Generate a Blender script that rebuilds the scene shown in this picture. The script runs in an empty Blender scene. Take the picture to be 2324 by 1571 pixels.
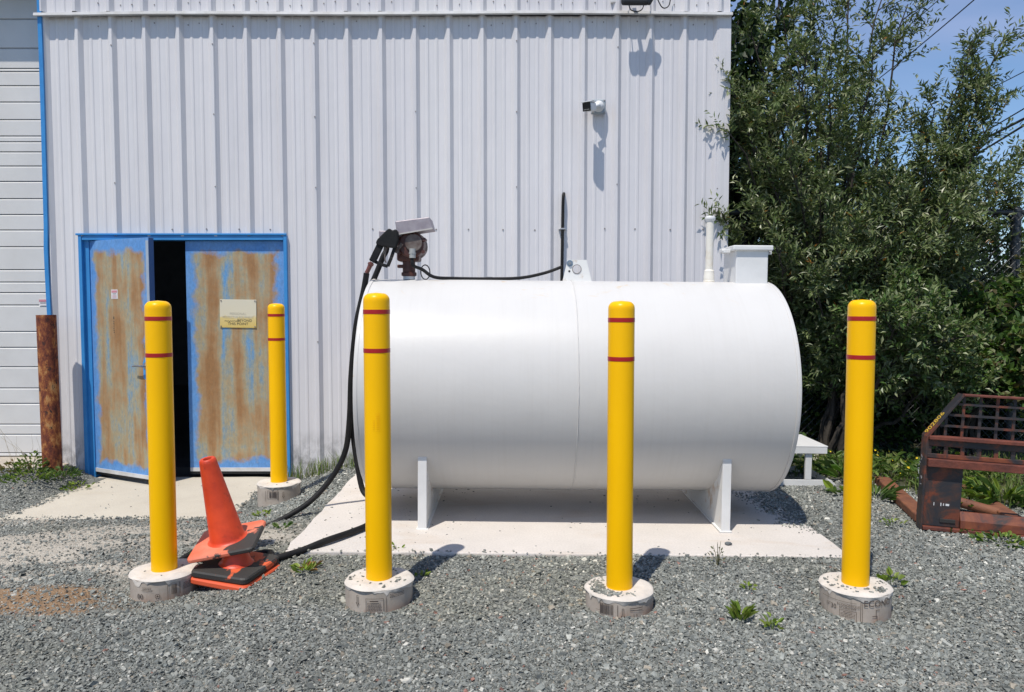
import bpy, bmesh, math, random
import numpy as np
from mathutils import Vector, Matrix, Euler

# ------------------------------------------------------------------ camera / light
S = bpy.context.scene
C = S.collection
F, CX, CY, TILT, CAMZ = 1700.0, 1161.5, 785.5, math.radians(3.03), 1.42

cam_d = bpy.data.cameras.new('camera')
cam = bpy.data.objects.new('camera', cam_d)
C.objects.link(cam)
cam.location = (0, 0, CAMZ)
cam.rotation_euler = (math.pi / 2 - TILT, 0, 0)
cam_d.sensor_width = 36.0
cam_d.lens = 36.0 * F / 2323.0
cam_d.clip_start = 0.05
cam_d.clip_end = 2000
S.camera = cam

SUN_DIR = Vector((0.315, 0.61, -1.40)).normalized()      # direction the light travels (from the bollard shadows)
sun_el = math.asin(-SUN_DIR.z)
sun_az = math.atan2(-SUN_DIR.x, -SUN_DIR.y)               # clockwise from +Y

w = bpy.data.worlds.new('World')
S.world = w
w.use_nodes = True
nt = w.node_tree
bg = nt.nodes['Background']
sky = nt.nodes.new('ShaderNodeTexSky')
sky.sky_type = 'NISHITA'
sky.sun_disc = False
sky.sun_elevation = sun_el
sky.sun_rotation = sun_az
sky.air_density = 1.0
sky.dust_density = 0.15
sky.ozone_density = 6.0
# thin high cloud, the same all round the sky
tc = nt.nodes.new('ShaderNodeTexCoord')
mp = nt.nodes.new('ShaderNodeMapping')
mp.inputs['Scale'].default_value = (1.2, 1.2, 4.0)
nz = nt.nodes.new('ShaderNodeTexNoise')
nz.inputs['Scale'].default_value = 2.3
nz.inputs['Detail'].default_value = 6
nz.inputs['Distortion'].default_value = 0.6
rp = nt.nodes.new('ShaderNodeValToRGB')
rp.color_ramp.elements[0].position = 0.42
rp.color_ramp.elements[0].color = (0, 0, 0, 1)
rp.color_ramp.elements[1].position = 0.75
rp.color_ramp.elements[1].color = (0.30, 0.30, 0.30, 1)
mx = nt.nodes.new('ShaderNodeMixRGB')
mx.inputs['Color2'].default_value = (4.8, 4.9, 6.8, 1)
L = nt.links.new
L(tc.outputs['Generated'], mp.inputs['Vector'])
L(mp.outputs['Vector'], nz.inputs['Vector'])
L(nz.outputs['Fac'], rp.inputs['Fac'])
L(rp.outputs['Color'], mx.inputs['Fac'])
L(sky.outputs['Color'], mx.inputs['Color1'])
L(mx.outputs['Color'], bg.inputs['Color'])
bg.inputs['Strength'].default_value = 0.115

sun_d = bpy.data.lights.new('sun', 'SUN')
sun_d.energy = 3.9
sun_d.angle = math.radians(0.53)
sun_d.color = (1.0, 0.94, 0.85)
sun = bpy.data.objects.new('sun', sun_d)
C.objects.link(sun)
sun.location = (-5, -10, 20)
sun.rotation_euler = SUN_DIR.to_track_quat('-Z', 'Y').to_euler()

S.view_settings.view_transform = 'Standard'
S.view_settings.look = 'None'
S.view_settings.exposure = 0.25
S.view_settings.gamma = 1.0
S.view_settings.use_curve_mapping = False
S.cycles.max_bounces = 6
S.cycles.transparent_max_bounces = 4

# ------------------------------------------------------------------ pixel -> world (photo shown 2323 px wide)
ct, st = math.cos(TILT), math.sin(TILT)
def ray(px, py):
    a, b = (px - CX) / F, -(py - CY) / F
    return Vector((a, ct + b * st, -st + b * ct))
def P(px, py, y):                      # point on the vertical plane at distance y
    d = ray(px, py)
    return Vector((0, 0, CAMZ)) + d * (y / d.y)
def G(px, py, z):                      # point at height z
    d = ray(px, py)
    return Vector((0, 0, CAMZ)) + d * ((z - CAMZ) / d.z)

rng = np.random.default_rng(7)
random.seed(7)

def vnoise(x, y, seed=0):
    x = np.asarray(x, float); y = np.asarray(y, float)
    def h(i, j):
        n = np.sin(i * 127.1 + j * 311.7 + seed * 74.7) * 43758.5453
        return n - np.floor(n)
    xi, yi = np.floor(x), np.floor(y)
    u, v = x - xi, y - yi
    u = u * u * (3 - 2 * u); v = v * v * (3 - 2 * v)
    return (h(xi, yi) * (1 - u) + h(xi + 1, yi) * u) * (1 - v) + (h(xi, yi + 1) * (1 - u) + h(xi + 1, yi + 1) * u) * v
def fnoise(x, y, seed=0):
    return 0.5 * vnoise(x, y, seed) + 0.28 * vnoise(2.1 * x, 2.1 * y, seed + 1) + 0.22 * vnoise(4.3 * x, 4.3 * y, seed + 2)
def sm(a, b, x):
    t = np.clip((np.asarray(x, float) - a) / (b - a), 0, 1)
    return t * t * (3 - 2 * t)

# ------------------------------------------------------------------ materials
def node_mat(name):
    m = bpy.data.materials.new(name)
    m.use_nodes = True
    return m, m.node_tree.nodes, m.node_tree.links.new, m.node_tree.nodes['Principled BSDF']
def N(n, t, **kw):
    x = n.new(t)
    for k, v in kw.items():
        if k in x.inputs:
            x.inputs[k].default_value = v
        else:
            setattr(x, k, v)
    return x
def ramp(n, stops):
    r = n.new('ShaderNodeValToRGB')
    e = r.color_ramp.elements
    while len(e) < len(stops):
        e.new(0.5)
    for i, (p, c) in enumerate(stops):
        e[i].position = p
        e[i].color = (*c, 1) if len(c) == 3 else c
    return r
def coords(n, l, scale=(1, 1, 1), kind='Object'):
    t = n.new('ShaderNodeTexCoord')
    m = n.new('ShaderNodeMapping')
    m.inputs['Scale'].default_value = scale
    l(t.outputs[kind], m.inputs['Vector'])
    return m.outputs['Vector']
def noise(n, l, vec, scale, detail=5, rough=0.6, dist=0.0):
    x = N(n, 'ShaderNodeTexNoise', Scale=scale, Detail=detail, Roughness=rough, Distortion=dist)
    l(vec, x.inputs['Vector'])
    return x.outputs['Fac']
def mixc(n, l, fac, a, b, blend='MIX'):
    x = n.new('ShaderNodeMixRGB')
    x.blend_type = blend
    for s, v in (('Fac', fac), ('Color1', a), ('Color2', b)):
        if isinstance(v, (int, float)):
            x.inputs[s].default_value = v
        elif isinstance(v, tuple):
            x.inputs[s].default_value = (*v, 1)
        else:
            l(v, x.inputs[s])
    return x.outputs['Color']
def bump(n, l, bs, h, strength, dist):
    b = N(n, 'ShaderNodeBump', Strength=strength, Distance=dist)
    l(h, b.inputs['Height'])
    l(b.outputs['Normal'], bs.inputs['Normal'])

MATS = {}
def M(name, c1, c2=None, scale=4.0, lo=0.35, hi=0.7, rough=0.5, metal=0.0, bmp=0.0, bscale=60.0, bdist=0.01, stretch=(1, 1, 1), coat=0.0, spec=0.5, rvar=0.0):
    if name in MATS:
        return MATS[name]
    m, n, l, bs = node_mat(name)
    bs.inputs['Roughness'].default_value = rough
    bs.inputs['Metallic'].default_value = metal
    bs.inputs['Coat Weight'].default_value = coat
    bs.inputs['Specular IOR Level'].default_value = spec
    v = coords(n, l, stretch)
    if c2 is None:
        c2 = tuple(x * 0.82 for x in c1)
    f = noise(n, l, v, scale)
    r = ramp(n, [(lo, c1), (hi, c2)])
    l(f, r.inputs['Fac'])
    l(r.outputs['Color'], bs.inputs['Base Color'])
    if rvar:
        rr = ramp(n, [(0.3, (rough - rvar,) * 3), (0.7, (rough + rvar,) * 3)])
        l(f, rr.inputs['Fac']); l(rr.outputs['Color'], bs.inputs['Roughness'])
    if bmp:
        bump(n, l, bs, noise(n, l, v, bscale, 4), bmp, bdist)
    MATS[name] = m
    return m

def attr_mat(name, rough=0.6, trans=0.0, grain=0.0, gscale=80, spec=0.5):
    m, n, l, bs = node_mat(name)
    a = n.new('ShaderNodeAttribute')
    a.attribute_name = 'tint'
    col = a.outputs['Color']
    if grain:
        f = noise(n, l, coords(n, l), gscale, 3)
        r = ramp(n, [(0.3, (1 - grain,) * 3), (0.7, (1 + grain,) * 3)])
        l(f, r.inputs['Fac'])
        col = mixc(n, l, 1.0, col, r.outputs['Color'], 'MULTIPLY')
    l(col, bs.inputs['Base Color'])
    bs.inputs['Roughness'].default_value = rough
    bs.inputs['Specular IOR Level'].default_value = spec
    if trans:
        t = n.new('ShaderNodeBsdfTranslucent')
        tc_ = mixc(n, l, 1.0, col, (1.3, 1.5, 0.6), 'MULTIPLY')
        l(tc_, t.inputs['Color'])
        ms = n.new('ShaderNodeMixShader')
        ms.inputs['Fac'].default_value = trans
        l(bs.outputs['BSDF'], ms.inputs[1]); l(t.outputs['BSDF'], ms.inputs[2])
        l(ms.outputs['Shader'], n['Material Output'].inputs['Surface'])
    return m

# ------------------------------------------------------------------ mesh builder
class MB:
    def __init__(s):
        s.v, s.f, s.sm = [], [], []
    def add(s, vs, fs, smooth=False):
        o = len(s.v)
        s.v += [tuple(v) for v in vs]
        s.f += [tuple(i + o for i in f) for f in fs]
        s.sm += [smooth] * len(fs)
        return s
    def box(s, c, d, rot=None):
        hx, hy, hz = d[0] / 2, d[1] / 2, d[2] / 2
        vs = [Vector((x, y, z)) for x in (-hx, hx) for y in (-hy, hy) for z in (-hz, hz)]
        if rot is not None:
            vs = [rot @ v for v in vs]
        vs = [v + Vector(c) for v in vs]
        return s.add(vs, [(0, 1, 3, 2), (4, 6, 7, 5), (0, 4, 5, 1), (2, 3, 7, 6), (0, 2, 6, 4), (1, 5, 7, 3)])
    def bar(s, p0, p1, wx, wz, up=(0, 0, 1)):
        p0, p1 = Vector(p0), Vector(p1)
        d = (p1 - p0)
        L_ = d.length
        d.normalize()
        u = Vector(up)
        if abs(d.dot(u)) > 0.98:
            u = Vector((0, 1, 0))
        sx = d.cross(u).normalized()
        sz = sx.cross(d)
        R = Matrix((sx, d, sz)).transposed()
        return s.box((p0 + p1) / 2, (wx, L_, wz), R)
    def tube(s, pts, r, n=8, caps=True, smooth=True):
        pts = [Vector(p) for p in pts]
        k = len(pts)
        rs = r if hasattr(r, '__len__') else [r] * k
        vs, fs = [], []
        t0 = (pts[1] - pts[0]).normalized()
        up = Vector((0, 0, 1)) if abs(t0.z) < 0.9 else Vector((1, 0, 0))
        a = t0.cross(up).normalized()
        for i, p in enumerate(pts):
            t = (pts[min(i + 1, k - 1)] - pts[max(i - 1, 0)]).normalized()
            a = (a - t * a.dot(t)).normalized()
            b = t.cross(a)
            for j in range(n):
                q = 2 * math.pi * j / n
                vs.append(p + (a * math.cos(q) + b * math.sin(q)) * rs[i])
        for i in range(k - 1):
            for j in range(n):
                j2 = (j + 1) % n
                fs.append((i * n + j, i * n + j2, (i + 1) * n + j2, (i + 1) * n + j))
        s.add(vs, fs, smooth)
        if caps:
            o = len(s.v) - len(vs)
            s.f.append(tuple(o + j for j in range(n))[::-1]); s.sm.append(False)
            s.f.append(tuple(o + (k - 1) * n + j for j in range(n))); s.sm.append(False)
        return s
    def cyl(s, p0, p1, r, n=20, r1=None):
        return s.tube([p0, p1], [r, r if r1 is None else r1], n)
    def lathe(s, prof, n=32, c=(0, 0, 0), close=False):
        vs, fs = [], []
        k = len(prof)
        for r, z in prof:
            for j in range(n):
                q = 2 * math.pi * j / n
                vs.append((c[0] + r * math.cos(q), c[1] + r * math.sin(q), c[2] + z))
        for i in range(k - 1):
            for j in range(n):
                j2 = (j + 1) % n
                fs.append((i * n + j, i * n + j2, (i + 1) * n + j2, (i + 1) * n + j))
        s.add(vs, fs, True)
        o = len(s.v) - len(vs)
        if prof[0][0] > 1e-4 and not close:
            s.f.append(tuple(o + j for j in range(n))[::-1]); s.sm.append(False)
        if prof[-1][0] > 1e-4 and not close:
            s.f.append(tuple(o + (k - 1) * n + j for j in range(n))); s.sm.append(False)
        return s
    def prism(s, poly, y0, y1):            # polygon in x,z extruded along y
        k = len(poly)
        vs = [(x, y0, z) for x, z in poly] + [(x, y1, z) for x, z in poly]
        fs = [tuple(range(k)), tuple(range(2 * k - 1, k - 1, -1))]
        fs += [(i, i + k, (i + 1) % k + k, (i + 1) % k) for i in range(k)]
        return s.add(vs, fs)
    def xf(s, mat, start=0):
        for i in range(start, len(s.v)):
            s.v[i] = tuple(mat @ Vector(s.v[i]))
        return s
    def mesh(s, name):
        me = bpy.data.meshes.new(name)
        me.from_pydata(s.v, [], s.f)
        me.polygons.foreach_set('use_smooth', s.sm)
        bm = bmesh.new(); bm.from_mesh(me)
        bmesh.ops.recalc_face_normals(bm, faces=bm.faces)
        bm.to_mesh(me); bm.free()
        if any(s.sm):
            me.set_sharp_from_angle(angle=math.radians(38))
        return me
    def build(s, name, mat, parent=None, loc=(0, 0, 0), rot=(0, 0, 0), bev=0.0, seg=2):
        return ob(name, s.mesh(name), mat, parent, loc, rot, bev, seg)

def ob(name, me, mat, parent=None, loc=(0, 0, 0), rot=(0, 0, 0), bev=0.0, seg=2):
    o = bpy.data.objects.new(name, me)
    C.objects.link(o)
    if mat is not None and me is not None:
        me.materials.clear()
        me.materials.append(mat)
    o.location = loc
    o.rotation_euler = rot
    if parent is not None:
        o.parent = parent
    if bev:
        b = o.modifiers.new('bevel', 'BEVEL')
        b.width = bev; b.segments = seg; b.limit_method = 'ANGLE'; b.angle_limit = math.radians(40)
        b.harden_normals = False
    return o
def tag(o, label=None, cat=None, group=None, kind=None):
    if label: o['label'] = label
    if cat: o['category'] = cat
    if group: o['group'] = group
    if kind: o['kind'] = kind
    return o
def thing(name, label, cat, loc=(0, 0, 0), rot=(0, 0, 0), group=None):
    o = bpy.data.objects.new(name, None)
    o.empty_display_size = 0.1
    C.objects.link(o)
    o.location = loc; o.rotation_euler = rot
    return tag(o, label, cat, group)

def np_mesh(name, V, Q, mat, tint=None, parent=None, smooth=False):
    """V n x 3 points, Q m x k faces of one size (or list of such), tint n x 3 point colours"""
    Qs = Q if isinstance(Q, list) else [Q]
    me = bpy.data.meshes.new(name)
    me.vertices.add(len(V))
    me.vertices.foreach_set('co', np.ascontiguousarray(V, np.float32).ravel())
    li = np.concatenate([q.ravel() for q in Qs]).astype(np.int32)
    me.loops.add(len(li))
    me.loops.foreach_set('vertex_index', li)
    tot = np.concatenate([np.full(len(q), q.shape[1]) for q in Qs])
    start = np.concatenate([[0], np.cumsum(tot)[:-1]]).astype(np.int32)
    me.polygons.add(len(tot))
    me.polygons.foreach_set('loop_start', start)
    me.polygons.foreach_set('use_smooth', np.full(len(tot), smooth))
    me.update(calc_edges=True)
    if tint is not None:
        a = me.attributes.new('tint', 'FLOAT_COLOR', 'POINT')
        c = np.ones((len(V), 4), np.float32); c[:, :3] = tint
        a.data.foreach_set('color', c.ravel())
    me.validate()
    return ob(name, me, mat, parent)

def text_mesh(body, size, align='CENTER', spacing=1.0, extrude=0.0):
    cu = bpy.data.curves.new('lettering', 'FONT')
    cu.body = body; cu.size = size; cu.align_x = align; cu.align_y = 'CENTER'
    cu.space_character = spacing; cu.extrude = extrude; cu.resolution_u = 3
    o = bpy.data.objects.new('lettering', cu)
    C.objects.link(o)
    bpy.context.view_layer.update()
    me = bpy.data.meshes.new_from_object(o.evaluated_get(bpy.context.evaluated_depsgraph_get()))
    bpy.data.objects.remove(o); bpy.data.curves.remove(cu)
    return me
def text_part(mb, body, size, fn, **kw):
    """add flat text to a builder, every point (u right, v up) sent through fn"""
    me = text_mesh(body, size, **kw)
    mb.add([fn(v.co.x, v.co.y) for v in me.vertices], [tuple(p.vertices) for p in me.polygons])
    bpy.data.meshes.remove(me)

# ------------------------------------------------------------------ layout constants
WY = 6.80                                   # front wall plane
ZAP = -0.145                                # concrete apron in front of the blue doors
PAD = (0.315, 5.13, 0.030)                  # centre of the tank pad's top
PADX, PADY, PADR = 1.60, 0.98, 0.011
APX0, APX1, APY0 = -3.80, -2.12, 5.46
def pad_z(x):
    return PAD[2] - (x - PAD[0]) * math.sin(PADR)

DIPS = [(P(373, 1290, 3.84).x, 3.80, 0.062), (P(860, 1309, 3.62).x, 3.56, 0.018), (P(1405, 1330, 3.60).x, 3.54, 0.046), (P(1940, 1322, 3.63).x, 3.57, 0.055)]
def gz(x, y):
    x = np.asarray(x, float); y = np.asarray(y, float)
    z = -0.15 * sm(-1.30, -2.15, x) * sm(4.25, 5.5, y)
    gar = sm(-3.75, -4.05, x) * sm(5.6, 6.5, y)
    z = z * (1 - gar) - 0.02 * gar
    z = z + 0.06 * sm(2.3, 3.2, x) * sm(5.0, 7.0, y) + 0.16 * sm(7.5, 14, y) * sm(2.0, 3.0, x)
    z = z + (fnoise(x * 1.3, y * 1.3, 3) - 0.5) * 0.03 - 0.03 * sm(1.1, 1.8, x) * sm(4.2, 3.2, y)
    edge_ = np.exp(-((y - 4.10) / 0.16) ** 2) * sm(PAD[0] - PADX - 0.2, PAD[0] - PADX + 0.1, x) * sm(PAD[0] + PADX + 0.2, PAD[0] + PADX - 0.1, x)
    z = z + edge_ * (0.014 - 0.010 * (x - PAD[0]))
    for bx_, by_, dd_ in DIPS:
        z = z - dd_ * np.exp(-(((x - bx_) ** 2 + (y - by_) ** 2) / 0.34 ** 2) ** 2)
    inb = sm(WY - 0.02, WY + 0.10, y) * sm(1.98, 1.9, x)
    z = z * (1 - inb) - 0.4 * inb
    ina = ((x > APX0 + .1) & (x < APX1 - .1) & (y > APY0 + .1) & (y < WY))
    z = np.where(ina, -0.24, z)
    inp = (np.abs(x - PAD[0]) < PADX - .08) & (np.abs(y - PAD[1]) < PADY - .08)
    return np.where(inp, -0.06, z)
def gz1(x, y):
    return float(gz(np.array([x]), np.array([y]))[0])
DL0, DL1 = G(1850, 1552, -0.01), G(2323, 1536, -0.01)
def sand_mask(x, y):
    n = fnoise(x * 1.7 + 3, y * 2.6, 11)
    d = ((x + 2.80) / 1.45) ** 2 + ((y - 4.50) / 0.78) ** 2
    band = sm(APY0 - 0.42, APY0 - 0.05, y) * sm(APX1 + .15, APX1 - .3, x) * sm(APY0 + .3, APY0 + .1, y) * 0.8
    ln = np.abs((y - DL0.y) - (x - DL0.x) * (DL1.y - DL0.y) / (DL1.x - DL0.x)) + (n - 0.5) * 0.05
    band = np.maximum(band, sm(0.035, 0.008, ln) * sm(DL0.x - 0.3, DL0.x + 0.1, x) * 0.85)
    return np.clip(np.maximum(sm(1.35, 0.2, d + (n - 0.5) * 2.4), band * sm(0.2, 0.55, n)), 0, 1)
SOIL = G(95, 1362, 0.0)
def soil_mask(x, y):
    n = fnoise(x * 3 + 9, y * 5, 23)
    d = ((x - SOIL.x) / 0.52) ** 2 + ((y - SOIL.y) / 0.22) ** 2
    return sm(1.3, 0.25, d + (n - 0.5) * 1.7)
def green_mask(x, y):
    n = fnoise(x * 1.5, y * 1.5, 31)
    e = (x - 2.25) * 0.34 - 0.10                       # edge of the gravel runs back-left to front-right
    lim = 6.25 - np.clip(x - 2.25, 0, 2.6) * 0.85
    return np.clip(sm(lim - 0.1, lim + 0.35, y + (n - 0.5) * 0.5) * sm(1.95, 2.3, x), 0, 1)

# ------------------------------------------------------------------ the setting: ground and pads
def axis(near0, near1, step, far0, far1):
    a = list(np.arange(near0, near1 + 1e-6, step))
    lo, hi = [], []
    s = step; v = near0
    while v > far0:
        s *= 1.35; v -= s; lo.append(v)
    s = step; v = near1
    while v < far1:
        s *= 1.35; v += s; hi.append(v)
    return np.array(lo[::-1] + a + hi)
gx, gy = axis(-6.0, 6.5, 0.05, -600, 600), axis(1.0, 9.0, 0.05, -600, 900)
X, Y = np.meshgrid(gx, gy)
V = np.stack([X.ravel(), Y.ravel(), gz(X.ravel(), Y.ravel())], 1)
nx, ny = len(gx), len(gy)
i0 = (np.arange(ny - 1)[:, None] * nx + np.arange(nx - 1)[None]).ravel()
Q = np.stack([i0, i0 + 1, i0 + 1 + nx, i0 + nx], 1)
tint = np.stack([sand_mask(V[:, 0], V[:, 1]), soil_mask(V[:, 0], V[:, 1]), green_mask(V[:, 0], V[:, 1])], 1)

m, n, l, bs = node_mat('gravel_ground')
a = N(n, 'ShaderNodeAttribute', attribute_name='tint')
sx = n.new('ShaderNodeSeparateColor'); l(a.outputs['Color'], sx.inputs['Color'])
v = coords(n, l)
vo = N(n, 'ShaderNodeTexVoronoi', Scale=95.0); l(v, vo.inputs['Vector'])
r1 = ramp(n, [(0.0, (0.09, 0.095, 0.088)), (0.5, (0.16, 0.168, 0.155)), (1.0, (0.26, 0.265, 0.24))])
hs = n.new('ShaderNodeSeparateColor'); l(vo.outputs['Color'], hs.inputs['Color'])
l(hs.outputs['Red'], r1.inputs['Fac'])
f = noise(n, l, v, 9, 6)
rs_ = ramp(n, [(0.3, (0.34, 0.31, 0.26)), (0.7, (0.52, 0.48, 0.41))]); l(noise(n, l, v, 30, 5), rs_.inputs['Fac'])
rb = ramp(n, [(0.3, (0.17, 0.10, 0.05)), (0.7, (0.33, 0.22, 0.13))]); l(noise(n, l, v, 14, 5), rb.inputs['Fac'])
rg = ramp(n, [(0.3, (0.03, 0.03, 0.015)), (0.7, (0.06, 0.065, 0.025))]); l(f, rg.inputs['Fac'])
c = mixc(n, l, sx.outputs['Red'], r1.outputs['Color'], rs_.outputs['Color'])
c = mixc(n, l, sx.outputs['Green'], c, rb.outputs['Color'])
c = mixc(n, l, sx.outputs['Blue'], c, rg.outputs['Color'])
l(c, bs.inputs['Base Color'])
bs.inputs['Roughness'].default_value = 0.9
bump(n, l, bs, vo.outputs['Distance'], 0.8, 0.012)
ground = np_mesh('ground', V, Q, m, tint, smooth=True)
tag(ground, kind='structure')

def concrete_mat(name, c1, c2, stain):
    m, n, l, bs = node_mat(name)
    v = coords(n, l)
    r = ramp(n, [(0.3, c1), (0.72, c2)]); l(noise(n, l, v, 2.2, 8, 0.65), r.inputs['Fac'])
    g = ramp(n, [(0.35, (0.9, 0.9, 0.9)), (0.65, (1.04, 1.04, 1.04))]); l(noise(n, l, v, 90, 3), g.inputs['Fac'])
    c = mixc(n, l, 1.0, r.outputs['Color'], g.outputs['Color'], 'MULTIPLY')
    s = ramp(n, [(0.55, (0, 0, 0)), (0.76, (0.42, 0.42, 0.42))]); l(noise(n, l, coords(n, l, (0.8, 2.0, 1)), 1.7, 6, 0.6, 0.4), s.inputs['Fac'])
    c = mixc(n, l, s.outputs['Color'], c, stain)
    # broom marks
    w_ = noise(n, l, coords(n, l, (60, 2.0, 1)), 3.0, 3)
    l(c, bs.inputs['Base Color'])
    bs.inputs['Roughness'].default_value = 0.85
    bump(n, l, bs, w_, 0.25, 0.004)
    return m
con_pad = concrete_mat('pad_concrete', (0.63, 0.585, 0.54), (0.55, 0.51, 0.465), (0.42, 0.29, 0.17))
con_apron = concrete_mat('apron_concrete', (0.53, 0.49, 0.41), (0.46, 0.42, 0.35), (0.40, 0.34, 0.25))

def slab(name, x0, x1, y0, y1, top, thick, mat, rot=(0, 0, 0), jag=0.02, seed=1):
    """cast slab with slightly uneven edges"""
    cx, cy = (x0 + x1) / 2, (y0 + y1) / 2
    pts = []
    for (ax, ay), (bx, by) in (((x0, y0), (x1, y0)), ((x1, y0), (x1, y1)), ((x1, y1), (x0, y1)), ((x0, y1), (x0, y0))):
        k = int(max(abs(bx - ax), abs(by - ay)) / 0.08)
        for i in range(k):
            t = i / k
            x, y = ax + (bx - ax) * t, ay + (by - ay) * t
            d = (fnoise(x * 6, y * 6, seed) - 0.5) * jag
            pts.append((x - cx + d, y - cy + d))
    bm = bmesh.new()
    vs = [bm.verts.new((x, y, 0)) for x, y in pts]
    f = bm.faces.new(vs)
    e = bmesh.ops.extrude_face_region(bm, geom=[f])
    bmesh.ops.translate(bm, verts=[g for g in e['geom'] if isinstance(g, bmesh.types.BMVert)], vec=(0, 0, -thick))
    bmesh.ops.recalc_face_normals(bm, faces=bm.faces)
    me = bpy.data.meshes.new(name); bm.to_mesh(me); bm.free()
    return tag(ob(name, me, mat, None, (cx, cy, top), rot, bev=0.008), kind='structure')
slab('tank_pad', PAD[0] - PADX, PAD[0] + PADX, PAD[1] - PADY, PAD[1] + PADY, PAD[2], 0.12, con_pad, (0, PADR, 0), 0.03)
slab('door_apron', APX0, APX1, APY0, WY + 0.02, ZAP, 0.15, con_apron, jag=0.05, seed=5)
slab('garage_apron', -7.5, -4.06, 6.62, WY + 0.6, -0.015, 0.15, M('old_concrete', (0.45, 0.40, 0.33), (0.32, 0.28, 0.23), rough=0.9, bmp=0.3), seed=8)

# ------------------------------------------------------------------ metal building
wall_m, n, l, bs = node_mat('wall_steel')
v = coords(n, l, (1, 1, 0.12))
r = ramp(n, [(0.3, (0.68, 0.665, 0.675)), (0.7, (0.61, 0.597, 0.61))]); l(noise(n, l, v, 5, 6), r.inputs['Fac'])
f2 = ramp(n, [(0.60, (0, 0, 0)), (0.80, (0.30, 0.30, 0.30))]); l(noise(n, l, coords(n, l, (9, 1, 0.35)), 2.0, 5), f2.inputs['Fac'])
c = mixc(n, l, f2.outputs['Color'], r.outputs['Color'], (0.40, 0.39, 0.38))
# black mould splashed up from the ground
sp = n.new('ShaderNodeSeparateXYZ'); l(coords(n, l), sp.inputs['Vector'])
mr = N(n, 'ShaderNodeMapRange'); mr.inputs['From Min'].default_value = 0.30; mr.inputs['From Max'].default_value = -0.15
l(sp.outputs['Z'], mr.inputs['Value'])
mm = n.new('ShaderNodeMath'); mm.operation = 'MULTIPLY'
mz = ramp(n, [(0.42, (0, 0, 0)), (0.60, (1, 1, 1))]); l(noise(n, l, coords(n, l, (1, 1, 0.7)), 9, 8, 0.7), mz.inputs['Fac'])
l(mr.outputs['Result'], mm.inputs[0]); l(mz.outputs['Color'], mm.inputs[1])
c = mixc(n, l, mm.outputs[0], c, (0.05, 0.05, 0.045))
oi = n.new('ShaderNodeObjectInfo')
ro = ramp(n, [(0.0, (0.93, 0.93, 0.945)), (1.0, (1.03, 1.03, 1.02))]); l(oi.outputs['Random'], ro.inputs['Fac'])
c = mixc(n, l, 1.0, c, ro.outputs['Color'], 'MULTIPLY')
run = ramp(n, [(0.52, (0, 0, 0)), (0.72, (0.35, 0.35, 0.35))]); l(noise(n, l, coords(n, l, (14, 1, 0.12)), 2.2, 6, 0.65), run.inputs['Fac'])
c = mixc(n, l, run.outputs['Color'], c, (0.47, 0.465, 0.455))
l(c, bs.inputs['Base Color'])
bs.inputs['Roughness'].default_value = 0.42
bump(n, l, bs, noise(n, l, coords(n, l, (1, 1, 0.6)), 2.4, 3), 0.22, 0.035)

blue_m = M('blue_paint', (0.038, 0.25, 0.58), (0.03, 0.205, 0.50), scale=7, rough=0.42, bmp=0.08, bscale=25)
dark_m = M('black_rubber', (0.02, 0.02, 0.02), (0.035, 0.033, 0.03), rough=0.7)
steel_m = M('dull_steel', (0.45, 0.45, 0.46), (0.30, 0.30, 0.31), scale=30, rough=0.35, metal=0.8)
trim_m = M('trim_white', (0.62, 0.62, 0.62), (0.48, 0.47, 0.45), scale=8, rough=0.5)
screw_m = M('screw_grey', (0.30, 0.28, 0.27), (0.17, 0.13, 0.11), scale=60, rough=0.5, metal=0.4)
inner_m = M('interior_dark', (0.10, 0.10, 0.10), (0.07, 0.07, 0.07), rough=0.9)

bld = thing('metal_building', 'white ribbed steel building behind the tank with blue trim', 'building', (0, WY, 0))
XL, XR = P(109, 300, WY).x, P(1650, 300, WY).x
rib0 = P(178, 215, WY - 0.03).x
pitch = (P(1323, 215, WY - 0.03).x - rib0) / 15.0
ZF = P(900, 31, WY - 0.07).z                       # drip flashing
DX0, DX1 = P(190, 800, WY).x, P(657, 800, WY).x     # blue frame
DZ1 = P(420, 535, WY).z
Z0 = -0.16
RB, RH = 0.042, 0.036
def prof(x):
    """sheet offset towards the viewer at x"""
    u = (x - rib0) / pitch
    d = abs(u - round(u)) * pitch
    o = 0.0
    if d < RB:
        o = RH * min(1.0, (RB - d) / (RB - 0.012))
    k = (u - math.floor(u)) * pitch
    for c_ in (pitch * 0.36, pitch * 0.64):
        e = abs(k - c_)
        if e < 0.017:
            o = max(o, 0.005 * min(1.0, (0.017 - e) / 0.009))
    return o
def xs_between(a, b):
    pts = {a, b}
    k0 = math.floor((a - rib0) / pitch) - 1
    for k in range(k0, k0 + int((b - a) / pitch) + 4):
        base = rib0 + k * pitch
        for d in (-RB, -0.012, 0.012, RB, pitch * .36 - .017, pitch * .36 - .008, pitch * .36 + .008, pitch * .36 + .017,
                  pitch * .64 - .017, pitch * .64 - .008, pitch * .64 + .008, pitch * .64 + .017):
            x = base + d
            if a + 1e-4 < x < b - 1e-4:
                pts.add(x)
    return sorted(pts)
def sheet(name, a, b, z0, z1, yo=0.0):
    mb = MB()
    xs = xs_between(a, b)
    vs, fs = [], []
    for x in xs:
        y = -prof(x) + yo
        vs += [(x, y, z0), (x, y, z1)]
    for i in range(len(xs) - 1):
        fs.append((2 * i, 2 * i + 2, 2 * i + 3, 2 * i + 1))
    mb.add(vs, fs)
    return mb.build(name, wall_m, bld)
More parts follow.
